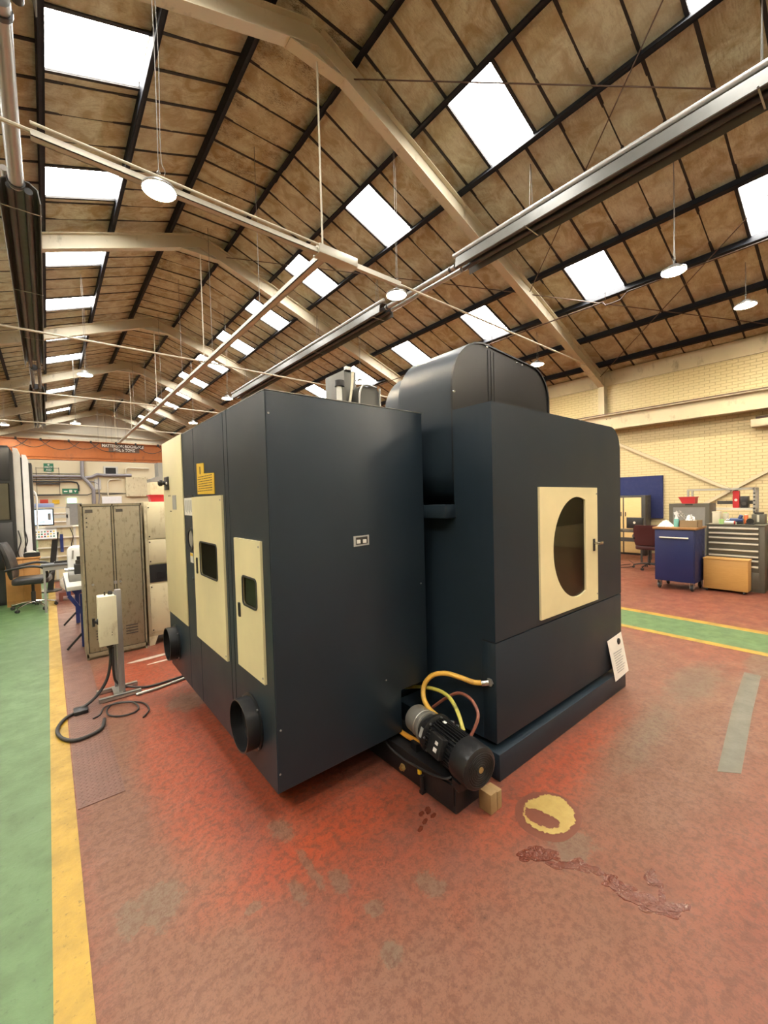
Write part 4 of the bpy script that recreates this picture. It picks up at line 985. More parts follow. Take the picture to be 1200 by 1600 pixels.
for (x, z) in ((0.40, 0.635), (0.398, 0.612)): MB().lathe([(0.004, 0), (0.004, 0.003)], (x, 4.339, z), (0, -1, 0), 8).build('screw', 'ink_black', bx)
MB().box(0.442, 0.492, 4.452, 4.502, 0.03, 0.985).build('post', 'post_grey', cs, bevel=0.004)
MB().box(0.425, 0.46, 4.60, 4.635, 0.03, 0.94).build('rear_post', 'post_grey', cs, smooth=False)
for y in (4.425, 4.640):
    MB().box(0.285, 0.612, y-0.022, y+0.022, 0.0, 0.005).box(0.285, 0.612, y-0.022, y-0.017, 0.0, 0.034).box(0.285, 0.612, y+0.017, y+0.022, 0.0, 0.034).box(0.285, 0.612, y-0.022, y+0.022, 0.030, 0.034).build('channel_foot', 'galv', cs, smooth=False)
MB().box(0.40, 0.47, 4.44, 4.64, 0.034, 0.044).build('tie_plate', 'galv', cs, smooth=False)
def cable(name, label, pts, r, m='rubber_black', n=10):
    o = MB().tube(spline(pts, 7), r, n).build(name, m); tag(o, label, 'cable'); return o
cable('power_cable', 'thick black cable looping from the switch box across the yellow line', [(0.385, 4.43, 0.49), (0.385, 4.43, 0.36), (0.35, 4.42, 0.20), (0.26, 4.39, 0.08), (0.13, 4.34, 0.019), (0.05, 4.27, 0.019), (0.0, 4.15, 0.019), (-0.01, 4.03, 0.019), (0.02, 3.9, 0.019), (0.09, 3.81, 0.019), (0.19, 3.82, 0.019), (0.26, 3.88, 0.019), (0.29, 4.03, 0.019)], 0.013)
cable('thin_cable', 'thin black cable coiled loosely on the red floor by the stand', [(0.54, 3.86, 0.010), (0.60, 3.97, 0.010), (0.59, 4.13, 0.010), (0.51, 4.24, 0.010), (0.39, 4.31, 0.010), (0.325, 4.22, 0.010), (0.33, 4.09, 0.010), (0.41, 4.01, 0.010), (0.5, 4.01, 0.010), (0.54, 4.08, 0.012), (0.51, 4.19, 0.022), (0.41, 4.255, 0.024), (0.315, 4.28, 0.014), (0.27, 4.16, 0.010), (0.22, 4.12, 0.010)], 0.0065)
cable('feed_cable', 'black cable dropping from the switch box and running along the floor to the machine', [(0.405, 4.43, 0.48), (0.402, 4.42, 0.36), (0.408, 4.47, 0.24), (0.425, 4.53, 0.13), (0.48, 4.56, 0.055), (0.60, 4.53, 0.014), (0.72, 4.47, 0.014), (0.98, 4.50, 0.014), (1.30, 4.55, 0.014)], 0.0105)
MB().tube([(0.56, 4.36, 0.014), (0.72, 4.37, 0.014), (1.02, 4.44, 0.014)], 0.012, 8).build('floor_conduit', 'galv'); tag(bpy.data.objects['floor_conduit'], 'pale conduit lying on the floor between the stand and the machine', 'conduit')
sl = MB().box(0.10, 0.20, 4.28, 4.40, 0.002, 0.036).build('cable_clamp', 'black_plastic', bevel=0.008); tag(sl, 'small black clamp gripping the cable on the chequered plate', 'clamp')

# double locker
lk = thing('double_locker', 'worn drab steel locker with two narrow doors behind the switch box', 'locker', (0.58, 5.97, 0))
LX0, LX1, LY0, LY1, LZ = 0.282, 0.885, 5.735, 6.20, 1.782
MB().box(LX0, LX1, LY0+0.02, LY1, 0.05, LZ).box(LX0, LX0+0.03, LY0+0.02, LY1, 0, 0.05).box(LX1-0.03, LX1, LY0+0.02, LY1, 0, 0.05).box(LX0, LX1, LY0+0.03, LY0+0.045, 0, 0.05).build('body', 'locker_drab', lk, smooth=False)
MB().box(LX0, LX0+0.018, LY0, LY0+0.02, 0.0, LZ).box(LX1-0.018, LX1, LY0, LY0+0.02, 0, LZ).box(LX0, LX1, LY0, LY0+0.02, LZ-0.028, LZ).box(LX0, LX1, LY0, LY0+0.02, 0.03, 0.075).box(0.575, 0.592, LY0, LY0+0.02, 0.05, LZ).build('face_frame', 'locker_drab', lk, smooth=False)
for x0, x1 in ((LX0+0.024, 0.570), (0.598, LX1-0.024)):
    MB().box(x0-0.008, x1+0.008, LY0+0.018, LY0+0.0205, 0.07, LZ-0.026).build('gap_shade_sheet', 'seam_black', lk, smooth=False)  # black sheet behind the door, paints the shade in the door gaps
    d = MB().box(x0+0.002, x1-0.002, LY0+0.002, LY0+0.018, 0.082, LZ-0.035).build('door', 'locker_drab', lk, bevel=0.003)
    MB().box(x0+0.02, x0+0.09, LY0-0.001, LY0+0.002, LZ-0.10, LZ-0.065).build('number_plate', 'locker_plate', d, smooth=False)
    for k in range(4): MB().box(x0+0.07, x1-0.07, LY0-0.004, LY0+0.002, 0.22+0.032*k, 0.232+0.032*k).build('louvre', 'locker_plate', d, smooth=False)
    if x0 < 0.5:
        for k in range(3): MB().lathe([(0.008, 0), (0.008, 0.002)], (x0+0.03, LY0+0.002, LZ-0.16-0.05*k), (0, -1, 0), 8).build('vent_hole', 'ink_black', d)
    MB().lathe([(0.013, 0), (0.013, 0.010)], ((x0+0.035) if x0 > 0.5 else (x0+0.06), LY0+0.002, 0.86), (0, -1, 0), 10).build('lock_barrel', 'steel_grey', d)
MB().box(0.565, 0.60, LY0-0.004, LY0+0.002, 0.84, 0.875).build('hasp', 'steel_grey', lk, smooth=False)

# cream electrical cabinet between locker and machine
ec = thing('control_cabinet', 'cream control cabinet on splayed feet between the locker and the machine', 'cabinet', (1.25, 6.15, 0))
MB().box(0.915, 1.62, 5.80, 6.50, 0.11, 1.79).build('body', 'cabinet_cream', ec, bevel=0.006)
for x0, x1, z0, z1 in ((0.945, 1.60, 1.33, 1.75), (0.945, 1.60, 1.02, 1.32), (0.945, 1.60, 0.16, 0.76)):
    p = MB().box(x0, x1, 5.788, 5.80, z0, z1).build('door_panel', 'cabinet_cream', ec, bevel=0.003)
    for xx, zz in ((x0+0.02, z0+0.03), (x0+0.02, z1-0.03)): MB().lathe([(0.009, 0), (0.008, 0.005)], (xx, 5.788, zz), (0, -1, 0), 8).build('screw', 'ink_black', p)
MB().box(0.95, 1.60, 5.792, 5.801, 0.785, 1.005).build('opening_shade_sheet', 'seam_black', ec, smooth=False)  # flat black sheet standing in for the shade inside an opening
for k in range(4): MB().box(1.02+0.12*k, 1.10+0.12*k, 5.786, 5.793, 0.84+0.03*(k % 2), 0.91).build('terminal_block', 'sign_green' if k % 2 else 'black_plastic', ec, smooth=False)
for x in (0.915, 1.52): MB().prism([(x, 0), (x+0.06, 0), (x+0.10, 0.11), (x, 0.11)], 'xz', 5.80, 6.50).build('foot', 'cabinet_cream', ec, smooth=False)
rb = thing('red_bin', 'red plastic bin on top of the cream control cabinet', 'bin', (1.15, 6.02, 1.79))
MB().prism([(1.03, 1.79), (1.25, 1.79), (1.27, 1.875), (1.01, 1.875)], 'xz', 5.95, 6.10).build('tray', 'red_plastic', rb, smooth=False)
MB().box(1.0, 1.28, 5.94, 6.11, 1.868, 1.882).build('rim', 'red_plastic', rb, smooth=False)
tf = thing('transformer_housing', 'grey and cream transformer housing standing behind the red bin', 'housing', (1.3, 6.4, 1.79))
MB().box(1.08, 1.60, 6.24, 6.48, 1.79, 2.06).build('lower_case', 'cabinet_cream', tf, bevel=0.004)
MB().prism([(1.08, 2.06), (1.60, 2.06), (1.60, 2.32), (1.18, 2.32), (1.18, 2.14), (1.08, 2.10)], 'xz', 6.24, 6.48).build('hood', 'mid_grey', tf, smooth=False)

# swivel chairs
def office_chair(x, y, rot, label, up_m, metal, arm_m, back_w=0.46, back_h=0.62):
    t = thing('office_chair', label, 'chair', (x, y, 0), rot)
    s = MB(); s.prism(rrect(-0.25, 0.25, -0.24, 0.24, 0.09, 5), 'xy', 0.455, 0.56)
    s.build('seat', up_m, t, bevel=0.03, bseg=3, local=True)
    bk = MB(); n = 8; vs = []; fs = []
    for lay in (0, 1):
        for i in range(n+1):
            for j in range(n+1):
                u_, v_ = i/n*2-1, j/n; wv = back_w/2*(1-0.25*max(0, v_-0.75)/0.25*0.6)*(1-0.1*max(0, 0.2-v_)/0.2)
                th = 0.045*(1-0.55*abs(u_)**4)*(1-0.5*(abs(2*v_-1))**6)
                vs.append((-0.27-0.13*v_-0.05*math.sin(v_*math.pi)*-0.6+0.04*abs(u_)**2+(th if lay else -th), u_*wv, 0.56+back_h*v_))
    N = (n+1)**2; ix = lambda i, j: i*(n+1)+j
    for i in range(n):
        for j in range(n):
            q = (ix(i, j), ix(i+1, j), ix(i+1, j+1), ix(i, j+1)); fs.append(q); fs.append(tuple(k+N for k in q[::-1]))
    ring = [ix(i, 0) for i in range(n+1)]+[ix(n, j) for j in range(1, n+1)]+[ix(i, n) for i in range(n-1, -1, -1)]+[ix(0, j) for j in range(n-1, 0, -1)]
    for k in range(len(ring)): fs.append((ring[k], ring[(k+1) % len(ring)], ring[(k+1) % len(ring)]+N, ring[k]+N))
    bk.add(vs, fs).build('backrest', up_m, t, local=True, angle=60)
    for sy in (-1, 1):
        MB().tube(spline([(0.16, sy*0.25, 0.50), (0.25, sy*0.29, 0.60), (0.20, sy*0.30, 0.73), (0.02, sy*0.30, 0.775), (-0.18, sy*0.28, 0.75), (-0.30, sy*0.24, 0.72)], 5), 0.022, 10).build('armrest', arm_m, t, local=True)
    MB().lathe([(0.032, 0.09), (0.032, 0.30), (0.022, 0.30), (0.022, 0.44), (0.12, 0.445), (0.12, 0.46)], (0, 0, 0), (0, 0, 1), 14).build('gas_column', 'chair_black', t, local=True)
    for k in range(5):
        a = 2*math.pi*k/5+0.35; c_, s_ = math.cos(a), math.sin(a)
        lg = MB().tube([(0.03*c_, 0.03*s_, 0.125), (0.16*c_, 0.16*s_, 0.115), (0.31*c_, 0.31*s_, 0.075)], 0.021, 8, r1=0.014).build('base_leg', metal, t, local=True)
        cw = MB()
        for o_ in (-0.016, 0.016): cw.lathe([(0.026, -0.010), (0.028, 0), (0.026, 0.010)], (0.31*c_-s_*o_, 0.31*s_+c_*o_, 0.0285), (-s_, c_, 0), 14)
        cw.tube([(0.31*c_, 0.31*s_, 0.035), (0.31*c_, 0.31*s_, 0.075)], 0.009, 6)
        cw.build('caster', 'chair_black', t, local=True)
    return t
office_chair(-0.25, 9.43, -0.15, 'black swivel chair with chrome star base on the green walkway', 'chair_black', 'chrome', 'chair_black')
office_chair(10.52, 3.42, 0.15, 'maroon high-backed swivel chair beside the blue tool cabinet', 'chair_maroon', 'chair_black', 'chair_black', 0.50, 0.46)

# steel desk at the walkway
dk = thing('steel_desk', 'dark topped steel desk with thin legs behind the swivel chair', 'desk', (0.2, 8.97, 0))
MB().box(-0.12, 0.55, 8.86, 9.08, 0.775, 0.805).build('desktop', 'desk_top', dk, bevel=0.004)
MB().box(-0.10, 0.53, 8.88, 9.06, 0.70, 0.775).build('apron', 'mid_grey', dk, smooth=False)
for x in (-0.10, 0.50):
    for y in (8.88, 9.03): MB().box(x, x+0.03, y, y+0.03, 0, 0.70).build('leg', 'mid_grey', dk, smooth=False)
kb = thing('black_tray', 'flat black tray lying on the steel desk', 'tray', (0.18, 9.0, 0.805)); MB().plate_hole(rrect(0.05, 0.32, 8.93, 9.07, 0.01), [rrect(0.06, 0.31, 8.94, 9.06, 0.008)], 'xy', 0.805, 0.83).box(0.055, 0.315, 8.935, 9.065, 0.805, 0.81).build('tray_body', 'black_plastic', kb, smooth=False)
# timber cupboard with a black case on it
tc = thing('timber_cupboard', 'orange-brown timber cupboard low behind the black swivel chair', 'cupboard', (-0.38, 9.93, 0))
MB().box(-0.62, -0.15, 9.84, 10.02, 0.05, 0.84).build('carcass', 'timber_orange', tc, smooth=False)
MB().box(-0.64, -0.135, 9.82, 10.03, 0.84, 0.865).build('top', 'timber_orange', tc, bevel=0.003)
for x0, x1 in ((-0.61, -0.39), (-0.38, -0.16)):
    d = MB().box(x0, x1, 9.828, 9.84, 0.10, 0.82).build('door', 'timber_orange', tc, bevel=0.003); MB().lathe([(0.010, 0), (0.012, 0.008)], (x1-0.04, 9.828, 0.5), (0, -1, 0), 10).build('knob', 'steel_grey', d)
for x in (-0.62, -0.20): MB().box(x, x+0.05, 9.86, 9.91, 0, 0.05).build('foot', 'timber_orange', tc, smooth=False)
bc = thing('black_case', 'small black case with a silver lid on the timber cupboard', 'case', (-0.25, 9.92, 0.865))
MB().prism(rrect(-0.37, -0.14, 0.865, 0.945, 0.025), 'xz', 9.85, 10.0).build('shell', 'black_plastic', bc)
MB().prism([(-0.35, 0.945), (-0.19, 0.945), (-0.23, 0.97), (-0.31, 0.965)], 'xz', 9.86, 9.99).build('lid', 'light_grey', bc, smooth=False)
# wrapped block on a pallet
wp = thing('wrapped_block', 'plastic-wrapped block on a low red pallet beyond the desk', 'package', (0.35, 10.0, 0))
MB().box(0.10, 0.55, 9.75, 10.02, 0.09, 0.16).box(0.10, 0.16, 9.75, 10.02, 0, 0.09).box(0.49, 0.55, 9.75, 10.02, 0, 0.09).build('pallet', 'pallet_red', wp, smooth=False)
bb = MB().prism(blob(0.32, 0.33, 0.20, 0.17, 20, 0.12, 0.0, 4), 'xz', 9.78, 10.0).build('wrapped_bundle', 'plastic_wrap', wp, bevel=0.02)

# blue trestle with vice
bt = thing('blue_trestle', 'blue steel trestle with black splayed feet left of the locker', 'trestle', (0.3, 7.0, 0))
MB().box(0.14, 0.50, 6.30, 7.74, 0.73, 0.78).build('worktop_rail', 'light_grey', bt, bevel=0.004)
MB().box(0.14, 0.18, 6.30, 7.74, 0.675, 0.73).box(0.46, 0.50, 6.30, 7.74, 0.675, 0.73).build('blue_beam', 'blue_paint', bt, smooth=False)
for y in (6.33, 7.68):
    MB().box(0.265, 0.315, y-0.025, y+0.025, 0.02, 0.675).build('leg', 'blue_paint', bt, smooth=False)
    MB().bar((0.16, y, 0.67), (0.29, y, 0.44), 0.04, 0.04).bar((0.48, y, 0.67), (0.29, y, 0.44), 0.04, 0.04).build('leg_brace', 'blue_paint', bt, smooth=False)
    for dx in (-0.17, 0.15): MB().bar((0.29, y, 0.20), (0.29+dx, y, 0.012), 0.03, 0.022).build('splayed_foot', 'chair_black', bt, smooth=False)
    MB().bar((0.29, y, 0.02), (0.29, y+0.12, 0.012), 0.03, 0.022).build('splayed_foot', 'chair_black', bt, smooth=False)
vc = thing('machine_vice', 'black and steel machine vice on the blue trestle', 'vice', (0.28, 6.9, 0.78))
MB().box(0.18, 0.46, 6.70, 7.1, 0.78, 0.87).build('vice_bed', 'mid_grey', vc, bevel=0.006)
MB().box(0.24, 0.36, 6.72, 6.86, 0.87, 1.0).build('jaw', 'chair_black', vc, bevel=0.005)
MB().box(0.26, 0.34, 6.96, 7.08, 0.87, 0.98).build('jaw', 'chair_black', vc, bevel=0.005)
MB().cyl((0.14, 6.8, 0.93), (0.24, 6.8, 0.93), 0.022, 12).build('screw_spindle', 'chrome', vc)
MB().lathe([(0.045, 0), (0.045, 0.05), (0.03, 0.055), (0.03, 0.10)], (0.30, 6.79, 1.0), (0, 0, 1), 14).build('chuck', 'dark_panel', vc)
wbx = thing('white_guard', 'rounded white plastic guard standing behind the vice', 'guard', (0.33, 7.4, 0.78))
MB().prism(rrect(0.19, 0.48, 0.78, 1.19, 0.08), 'xz', 7.30, 7.52).build('shell', 'white_plastic', wbx, bevel=0.01)
MB().bar((0.245, 7.285, 1.02), (0.255, 7.285, 1.14), 0.022, 0.012, up=(0, 1, 0)).build('spanner_print', 'mid_grey', wbx, smooth=False)

# control console of the far machine
cc = thing('operator_console', 'operator console with a lit screen and key panel on a slanted black arm', 'console', (0.0, 11.05, 0))
MB().bar((-0.02, 11.12, 0.03), (0.115, 11.05, 1.24), 0.10, 0.06, up=(0, 1, 0)).build('pedestal', 'dark_panel', cc, smooth=False)
MB().lathe([(0.20, 0), (0.20, 0.025), (0.06, 0.04)], (-0.02, 11.12, 0), (0, 0, 1), 20).build('base', 'dark_panel', cc)
sc_ = MB().box(-0.235, 0.10, 11.0, 11.05, 1.385, 1.735).build('screen_bezel', 'dark_panel', cc, bevel=0.006)
MB().box(-0.215, 0.075, 10.996, 11.0, 1.41, 1.71).build('screen', 'screen_glow', sc_, smooth=False)
for k, (x0, x1, z0, z1) in enumerate(((-0.19, -0.02, 1.66, 1.665), (-0.19, 0.03, 1.60, 1.605), (-0.14, -0.05, 1.45, 1.47), (0.0, 0.05, 1.50, 1.64))): MB().box(x0, x1, 10.9945, 10.996, z0, z1).build('screen_line', 'mid_grey', sc_, smooth=False)
ky = MB(); ky.T = Matrix.Translation((-0.06, 10.98, 1.21)) @ Matrix.Rotation(math.radians(-38), 4, 'X')
ky.prism(rrect(-0.20, 0.19, -0.13, 0.13, 0.03), 'xz', -0.02, 0.02); kp = ky.build('key_panel', 'white_plastic', cc)
for i in range(7):
    for j in range(3):
        kk = MB(); kk.T = Matrix.Translation((-0.06, 10.98, 1.21)) @ Matrix.Rotation(math.radians(-38), 4, 'X')
        kk.box(-0.16+0.048*i, -0.13+0.048*i, -0.028, -0.02, -0.09+0.06*j, -0.06+0.06*j); kk.build('key', ('mid_grey', 'sign_red', 'sticker_yellow', 'sign_green', 'dark_panel')[(i*3+j*2) % 5], kp, smooth=False)
MB().box(-0.20, 0.11, 11.0, 11.05, 1.765, 1.845).build('status_strip', 'screen_blue', cc, bevel=0.004)
MB().box(-0.23, 0.36, 11.0, 11.06, 1.740, 1.762).box(0.10, 0.33, 11.0, 11.06, 1.53, 1.60).box(-0.05, 0.40, 11.0, 11.06, 1.33, 1.37).build('cross_arm', 'light_grey', cc, smooth=False)
MB().box(0.30, 0.36, 11.0, 11.06, 1.36, 1.76).build('side_arm', 'light_grey', cc, smooth=False)
MB().tube(spline([(-0.27, 10.98, 2.12), (-0.20, 10.98, 2.09), (-0.165, 10.98, 1.98), (-0.165, 10.98, 1.70), (-0.17, 10.98, 1.33)], 5), 0.017, 8).build('grab_rail', 'white_plastic', cc)

# far machining centre at the left edge
lm = thing('turning_centre', 'tall black and white machine at the left edge beside the walkway', 'machine', (-1.4, 10.4, 0))
MB().prism([(-2.6, 0.06), (-0.46, 0.06), (-0.46, 2.80), (-0.52, 2.90), (-2.6, 2.90)], 'xz', 10.11, 10.80).build('main_cabinet', 'dark_panel', lm, smooth=False)
MB().box(-1.9, -0.50, 10.095, 10.11, 2.27, 2.86).build('upper_fascia', 'dark_panel', lm, bevel=0.01)
MB().box(-1.9, -0.52, 10.105, 10.11, 1.55, 2.22).build('door_window', 'smoked_pane', lm, smooth=False)
MB().box(-1.88, -0.54, 10.109, 10.112, 1.56, 2.21).build('window_backing', 'steel_sheet', lm, smooth=False)
MB().box(-1.9, -0.50, 10.09, 10.11, 0.65, 1.50).build('lower_door', 'dark_panel', lm, bevel=0.008)
MB().prism([(-0.455, 0.1), (-0.355, 0.1), (-0.355, 2.74), (-0.39, 2.86), (-0.455, 2.87)], 'xz', 10.16, 10.80).build('cream_edge', 'light_grey', lm, smooth=False)
MB().box(-0.352, -0.335, 10.18, 10.78, 0.1, 2.70).build('dark_gap', 'seam_black', lm, smooth=False)
MB().prism([(-0.332, 0.45), (-0.245, 0.45), (-0.245, 2.66), (-0.275, 2.745), (-0.332, 2.755)], 'xz', 10.18, 10.80).build('white_edge', 'white_plastic', lm, smooth=False)
MB().box(-0.243, -0.20, 10.19, 10.78, 0.55, 2.60).build('door_seal', 'rubber_black', lm, smooth=False)
MB().box(-2.6, -0.25, 10.16, 10.80, 0.0, 0.10).build('base', 'dark_panel', lm, smooth=False)
for k in range(3):
    x = -0.43+0.045*k; MB().tube(spline([(x, 10.09, 1.35), (x+0.03, 10.06, 1.15), (x-0.02, 10.08, 0.95), (x+0.02, 10.07, 0.75), (x, 10.11, 0.55)], 5), 0.011, 6).build('hanging_cable', 'rubber_black' if k != 1 else 'light_grey', lm)
MB().box(-0.42, -0.18, 10.04, 10.11, 0.70, 0.79).build('drip_tray', 'red_plastic', lm, smooth=False)

# cream guarding beyond the console
gd = thing('cream_guard_rail', 'low cream guarding with white rails behind the operator console', 'guarding', (0.6, 12.6, 0))
MB().box(-0.20, 2.2, 12.45, 12.95, 0.05, 1.30).build('guard_body', 'cabinet_cream', gd, smooth=False)
MB().box(-0.20, 2.2, 12.47, 12.90, 0.0, 0.05).build('guard_base', 'mid_grey', gd, smooth=False)
for z in (1.28, 1.02, 0.80, 0.58): MB().box(-0.22, 2.2, 12.40, 12.45, z, z+0.03).build('rail', 'letter_white', gd, smooth=False)
for x in (0.10, 0.46, 1.2): MB().box(x, x+0.05, 12.42, 12.45, 0.05, 1.30).build('rail_post', 'light_grey', gd, smooth=False)
MB().box(0.20, 0.26, 12.36, 12.40, 0.70, 1.12).build('blue_bracket', 'blue_paint', gd, smooth=False)
MB().tube(spline([(0.40, 12.37, 1.26), (0.45, 12.36, 1.05), (0.41, 12.37, 0.85), (0.47, 12.37, 0.68)], 6), 0.010, 6).build('hanging_lead', 'rubber_black', gd)

# ------------------------------------------------------------------ things on the far wall
YB = YF-0.03
def wall_box(name, label, cat, x0, x1, z0, z1, m, dep=0.06, bev=0.0):
    o = MB().box(x0, x1, YB-dep, YB, z0, z1).build(name, m, bevel=bev, smooth=False); return tag(o, label, cat)
sg = thing('first_aid_sign', 'green first aid sign with white cross on the far wall under the crane', 'sign', (0.18, YB-0.05, 4.27))
MB().box(-0.09, 0.45, YB-0.05, YB-0.03, 4.27, 4.84).build('board', 'sign_green', sg, smooth=False)
MB().box(0.155, 0.205, YB-0.056, YB-0.05, 4.68, 4.80).box(0.12, 0.24, YB-0.056, YB-0.05, 4.715, 4.765).build('cross', 'letter_white', sg, smooth=False)
text_part('lettering', 'FIRST', 0.19, frame_m((0.18, YB-0.052, 4.55), (1, 0, 0), (0, 0, 1)), 'letter_white', sg, 0.003)
text_part('lettering', 'AID', 0.19, frame_m((0.18, YB-0.052, 4.38), (1, 0, 0), (0, 0, 1)), 'letter_white', sg, 0.003)
MB().box(0.10, 0.30, YB-0.05, YB, 4.12, 4.22).build('lower_tag', 'letter_white', sg, smooth=False)
bf = thing('black_rack_frame', 'open black rack frame fixed low on the far wall', 'rack', (0.1, YB-0.2, 2.6))
for (a, b) in (((-0.54, 3.42), (0.77, 3.42)), ((-0.54, 2.64), (0.77, 2.64)), ((-0.50, 2.64), (-0.50, 4.55)), ((0.73, 2.64), (0.73, 4.55))):
    MB().bar((a[0], YB-0.15, a[1]), (b[0], YB-0.15, b[1]), 0.10 if a[1] == b[1] else 0.03, 0.10 if a[1] == b[1] else 0.03, up=(0, 1, 0)).build('bar', 'chair_black', bf, smooth=False)
MB().bar((-0.50, YB-0.15, 4.5), (0.73, YB-0.15, 4.5), 0.03, 0.03, up=(0, 1, 0)).build('bar', 'chair_black', bf, smooth=False)
es = thing('exit_signs', 'green running-man exit sign strip beside the black rack frame', 'sign', (1.3, YB, 2.7))
MB().box(0.86, 1.78, YB-0.05, YB-0.02, 2.72, 3.08).build('board', 'sign_green', es, smooth=False)
MB().box(0.95, 1.15, YB-0.056, YB-0.05, 2.85, 2.92).box(1.25, 1.42, YB-0.056, YB-0.05, 2.80, 3.0).prism([(1.52, 2.95), (1.68, 2.95), (1.60, 2.80)], 'xz', YB-0.056, YB-0.05).build('symbol', 'letter_white', es, smooth=False)
tag(wall_box('lit_exit_sign', '', '', 1.12, 1.64, 2.06, 2.40, 'exit_glow', 0.08), 'glowing pale green exit sign above the far door', 'sign')
wall_box('red_sign', 'red and white fire notice on the far wall', 'sign', -0.38, 0.06, 2.08, 2.34, 'sign_red', 0.03)
wall_box('yellow_sign', 'small yellow and red notice right of the fire notice', 'sign', 0.28, 0.68, 2.02, 2.30, 'sticker_yellow', 0.03)
dr1 = MB().box(1.05, 1.95, YB-0.04, YB, 0.0, 2.02).build('door_1', 'mid_grey', kind='structure', smooth=False)
MB().lathe([(0.03, 0), (0.03, 0.06)], (1.15, YB-0.04, 1.0), (0, -1, 0), 10).build('door_handle', 'chrome', dr1)
bw = thing('black_window_box', 'black framed vent box high on the far wall', 'vent', (3.8, YB, 4.2))
MB().plate_hole([(3.35, 4.10), (4.25, 4.10), (4.25, 4.72), (3.35, 4.72)], [[(3.46, 4.18), (4.12, 4.18), (4.12, 4.63), (3.46, 4.63)]], 'xz', YB-0.08, YB).build('frame', 'light_grey', bw, smooth=False); MB().box(3.46, 4.12, YB-0.04, YB-0.01, 4.18, 4.63).build('dark_pane', 'seam_black', bw, smooth=False)
wall_box('fuse_board', 'white fuse board above the locker on the far wall', 'fuse board', 3.15, 4.40, 1.95, 2.48, 'white_plastic', 0.15, 0.02)
wall_box('wall_cupboard', 'large cream wall cupboard right of the fuse board', 'cupboard', 4.70, 6.2, 2.45, 3.95, 'cabinet_cream', 0.2, 0.02)
wall_box('meter_box', 'small square meter box beside the bent duct', 'meter', 2.75, 3.15, 3.0, 3.75, 'light_grey', 0.1, 0.02)
def wall_pipe(label, pts, r, m='conduit_grey'):
    o = MB().tube([(x, YB-0.06-r, z) for x, z in pts], r, 8).build('wall_conduit', m); return tag(o, label, 'conduit')
wall_pipe('thick grey conduit running level under the first aid sign', [(-3, 3.94), (2.05, 3.96)], 0.09)
wall_pipe('thin conduit just below the thick level conduit', [(-3, 3.76), (2.05, 3.78)], 0.04)
wall_pipe('curved black conduit dropping right of the rack frame', [(-0.84, 3.57), (1.4, 3.58), (1.72, 3.50), (1.80, 3.30), (1.80, 2.9)], 0.05, 'chair_black')
wall_pipe('wide bent duct coming down from behind the crane to the locker', [(2.07, 5.4), (2.04, 3.95), (2.46, 3.40), (2.67, 2.98), (2.65, 1.9)], 0.12, 'conduit_grey')
wall_pipe('grey duct branching right from the bent duct', [(2.2, 3.85), (2.6, 3.92), (2.95, 4.12), (3.3, 4.05), (5.1, 4.08)], 0.11)
wall_pipe('cream pipe turning a corner right of the vent box', [(4.75, 3.9), (4.75, 4.55), (4.9, 4.65), (6.3, 4.62)], 0.07, 'rod_cream')
wall_pipe('long cream pipe across the gable above the crane', [(-5, 7.0), (0.0, 6.98), (6.9, 6.93), (7.5, 7.1)], 0.07, 'rod_cream')
gr_ = MB().box(XL, XR, YB-0.12, YB, 6.30, 6.66).build('gable_rail', 'frame_cream', wb, smooth=False)
wall_pipe('white cable rail crossing low on the far wall', [(-0.4, 1.35), (1.0, 1.33)], 0.05, 'letter_white')
wall_pipe('lowest white cable rail on the far wall', [(-0.4, 0.75), (1.0, 0.75)], 0.05, 'letter_white')

wall_pipe('thin black conduit level above the rack frame', [(-3, 4.15), (2.0, 4.12)], 0.025, 'chair_black')
wall_pipe('thin black conduit low across the far wall behind the exit signs', [(-2, 2.66), (2.3, 2.62), (2.6, 2.75), (4.5, 2.7)], 0.03, 'chair_black')
wall_pipe('thin grey conduit dropping beside the fuse board', [(3.0, 3.9), (3.0, 2.5), (2.95, 1.9)], 0.04)
wall_pipe('arched thin grey conduit right of the bent duct', [(2.2, 3.60), (2.7, 3.58), (2.98, 3.4), (3.02, 3.1)], 0.03)
wall_pipe('white arched pipe left of the wall cupboard', [(3.55, 2.5), (3.55, 3.5), (3.7, 3.72), (4.3, 3.78)], 0.05, 'rod_cream')
wall_pipe('level black cable below the fuse board cover', [(3.15, 2.62), (5.0, 2.72), (6.4, 2.60)], 0.025, 'chair_black')
# ================================================================== right side: tool cabinets, bench, desk corner
mat('cab_blue', (0.009, 0.016, 0.082), 0.42)
mat('top_wood', (0.26, 0.13, 0.045), 0.5, var=0.25, vscale=9)
mat('drawer_grey', (0.095, 0.09, 0.07), 0.5)
mat('handle_white', (0.62, 0.60, 0.52), 0.4, 0.2)
def wood_grain(name, c0, c1):
    m, t, b = new_mat(name); O = t.obj(); n = t.noise(t.scale(O, (3, 3, 26)), 2.5, 5, 0.6, 0.6)
    t.set(b, 'Base Color', t.mix(n, c0, c1)); b.inputs['Roughness'].default_value = 0.45
wood_grain('oak_veneer', (0.38, 0.20, 0.055), (0.52, 0.31, 0.10))
wood_grain('beech', (0.56, 0.40, 0.17), (0.66, 0.50, 0.25))
mat('board_blue', (0.014, 0.023, 0.105), 0.85)
mat('dark_frame', (0.035, 0.032, 0.030), 0.5)
mat('cardboard', (0.25, 0.18, 0.10), 0.75)
mat('foil', (0.60, 0.60, 0.58), 0.28, 0.7, var=0.25, vscale=30)
mat('cloth_white', (0.66, 0.65, 0.62), 0.8)
mat('bottle_aqua', (0.20, 0.52, 0.48), 0.25)
mat('lime', (0.38, 0.60, 0.25), 0.4)
mat('tin_cream', (0.62, 0.58, 0.47), 0.45)
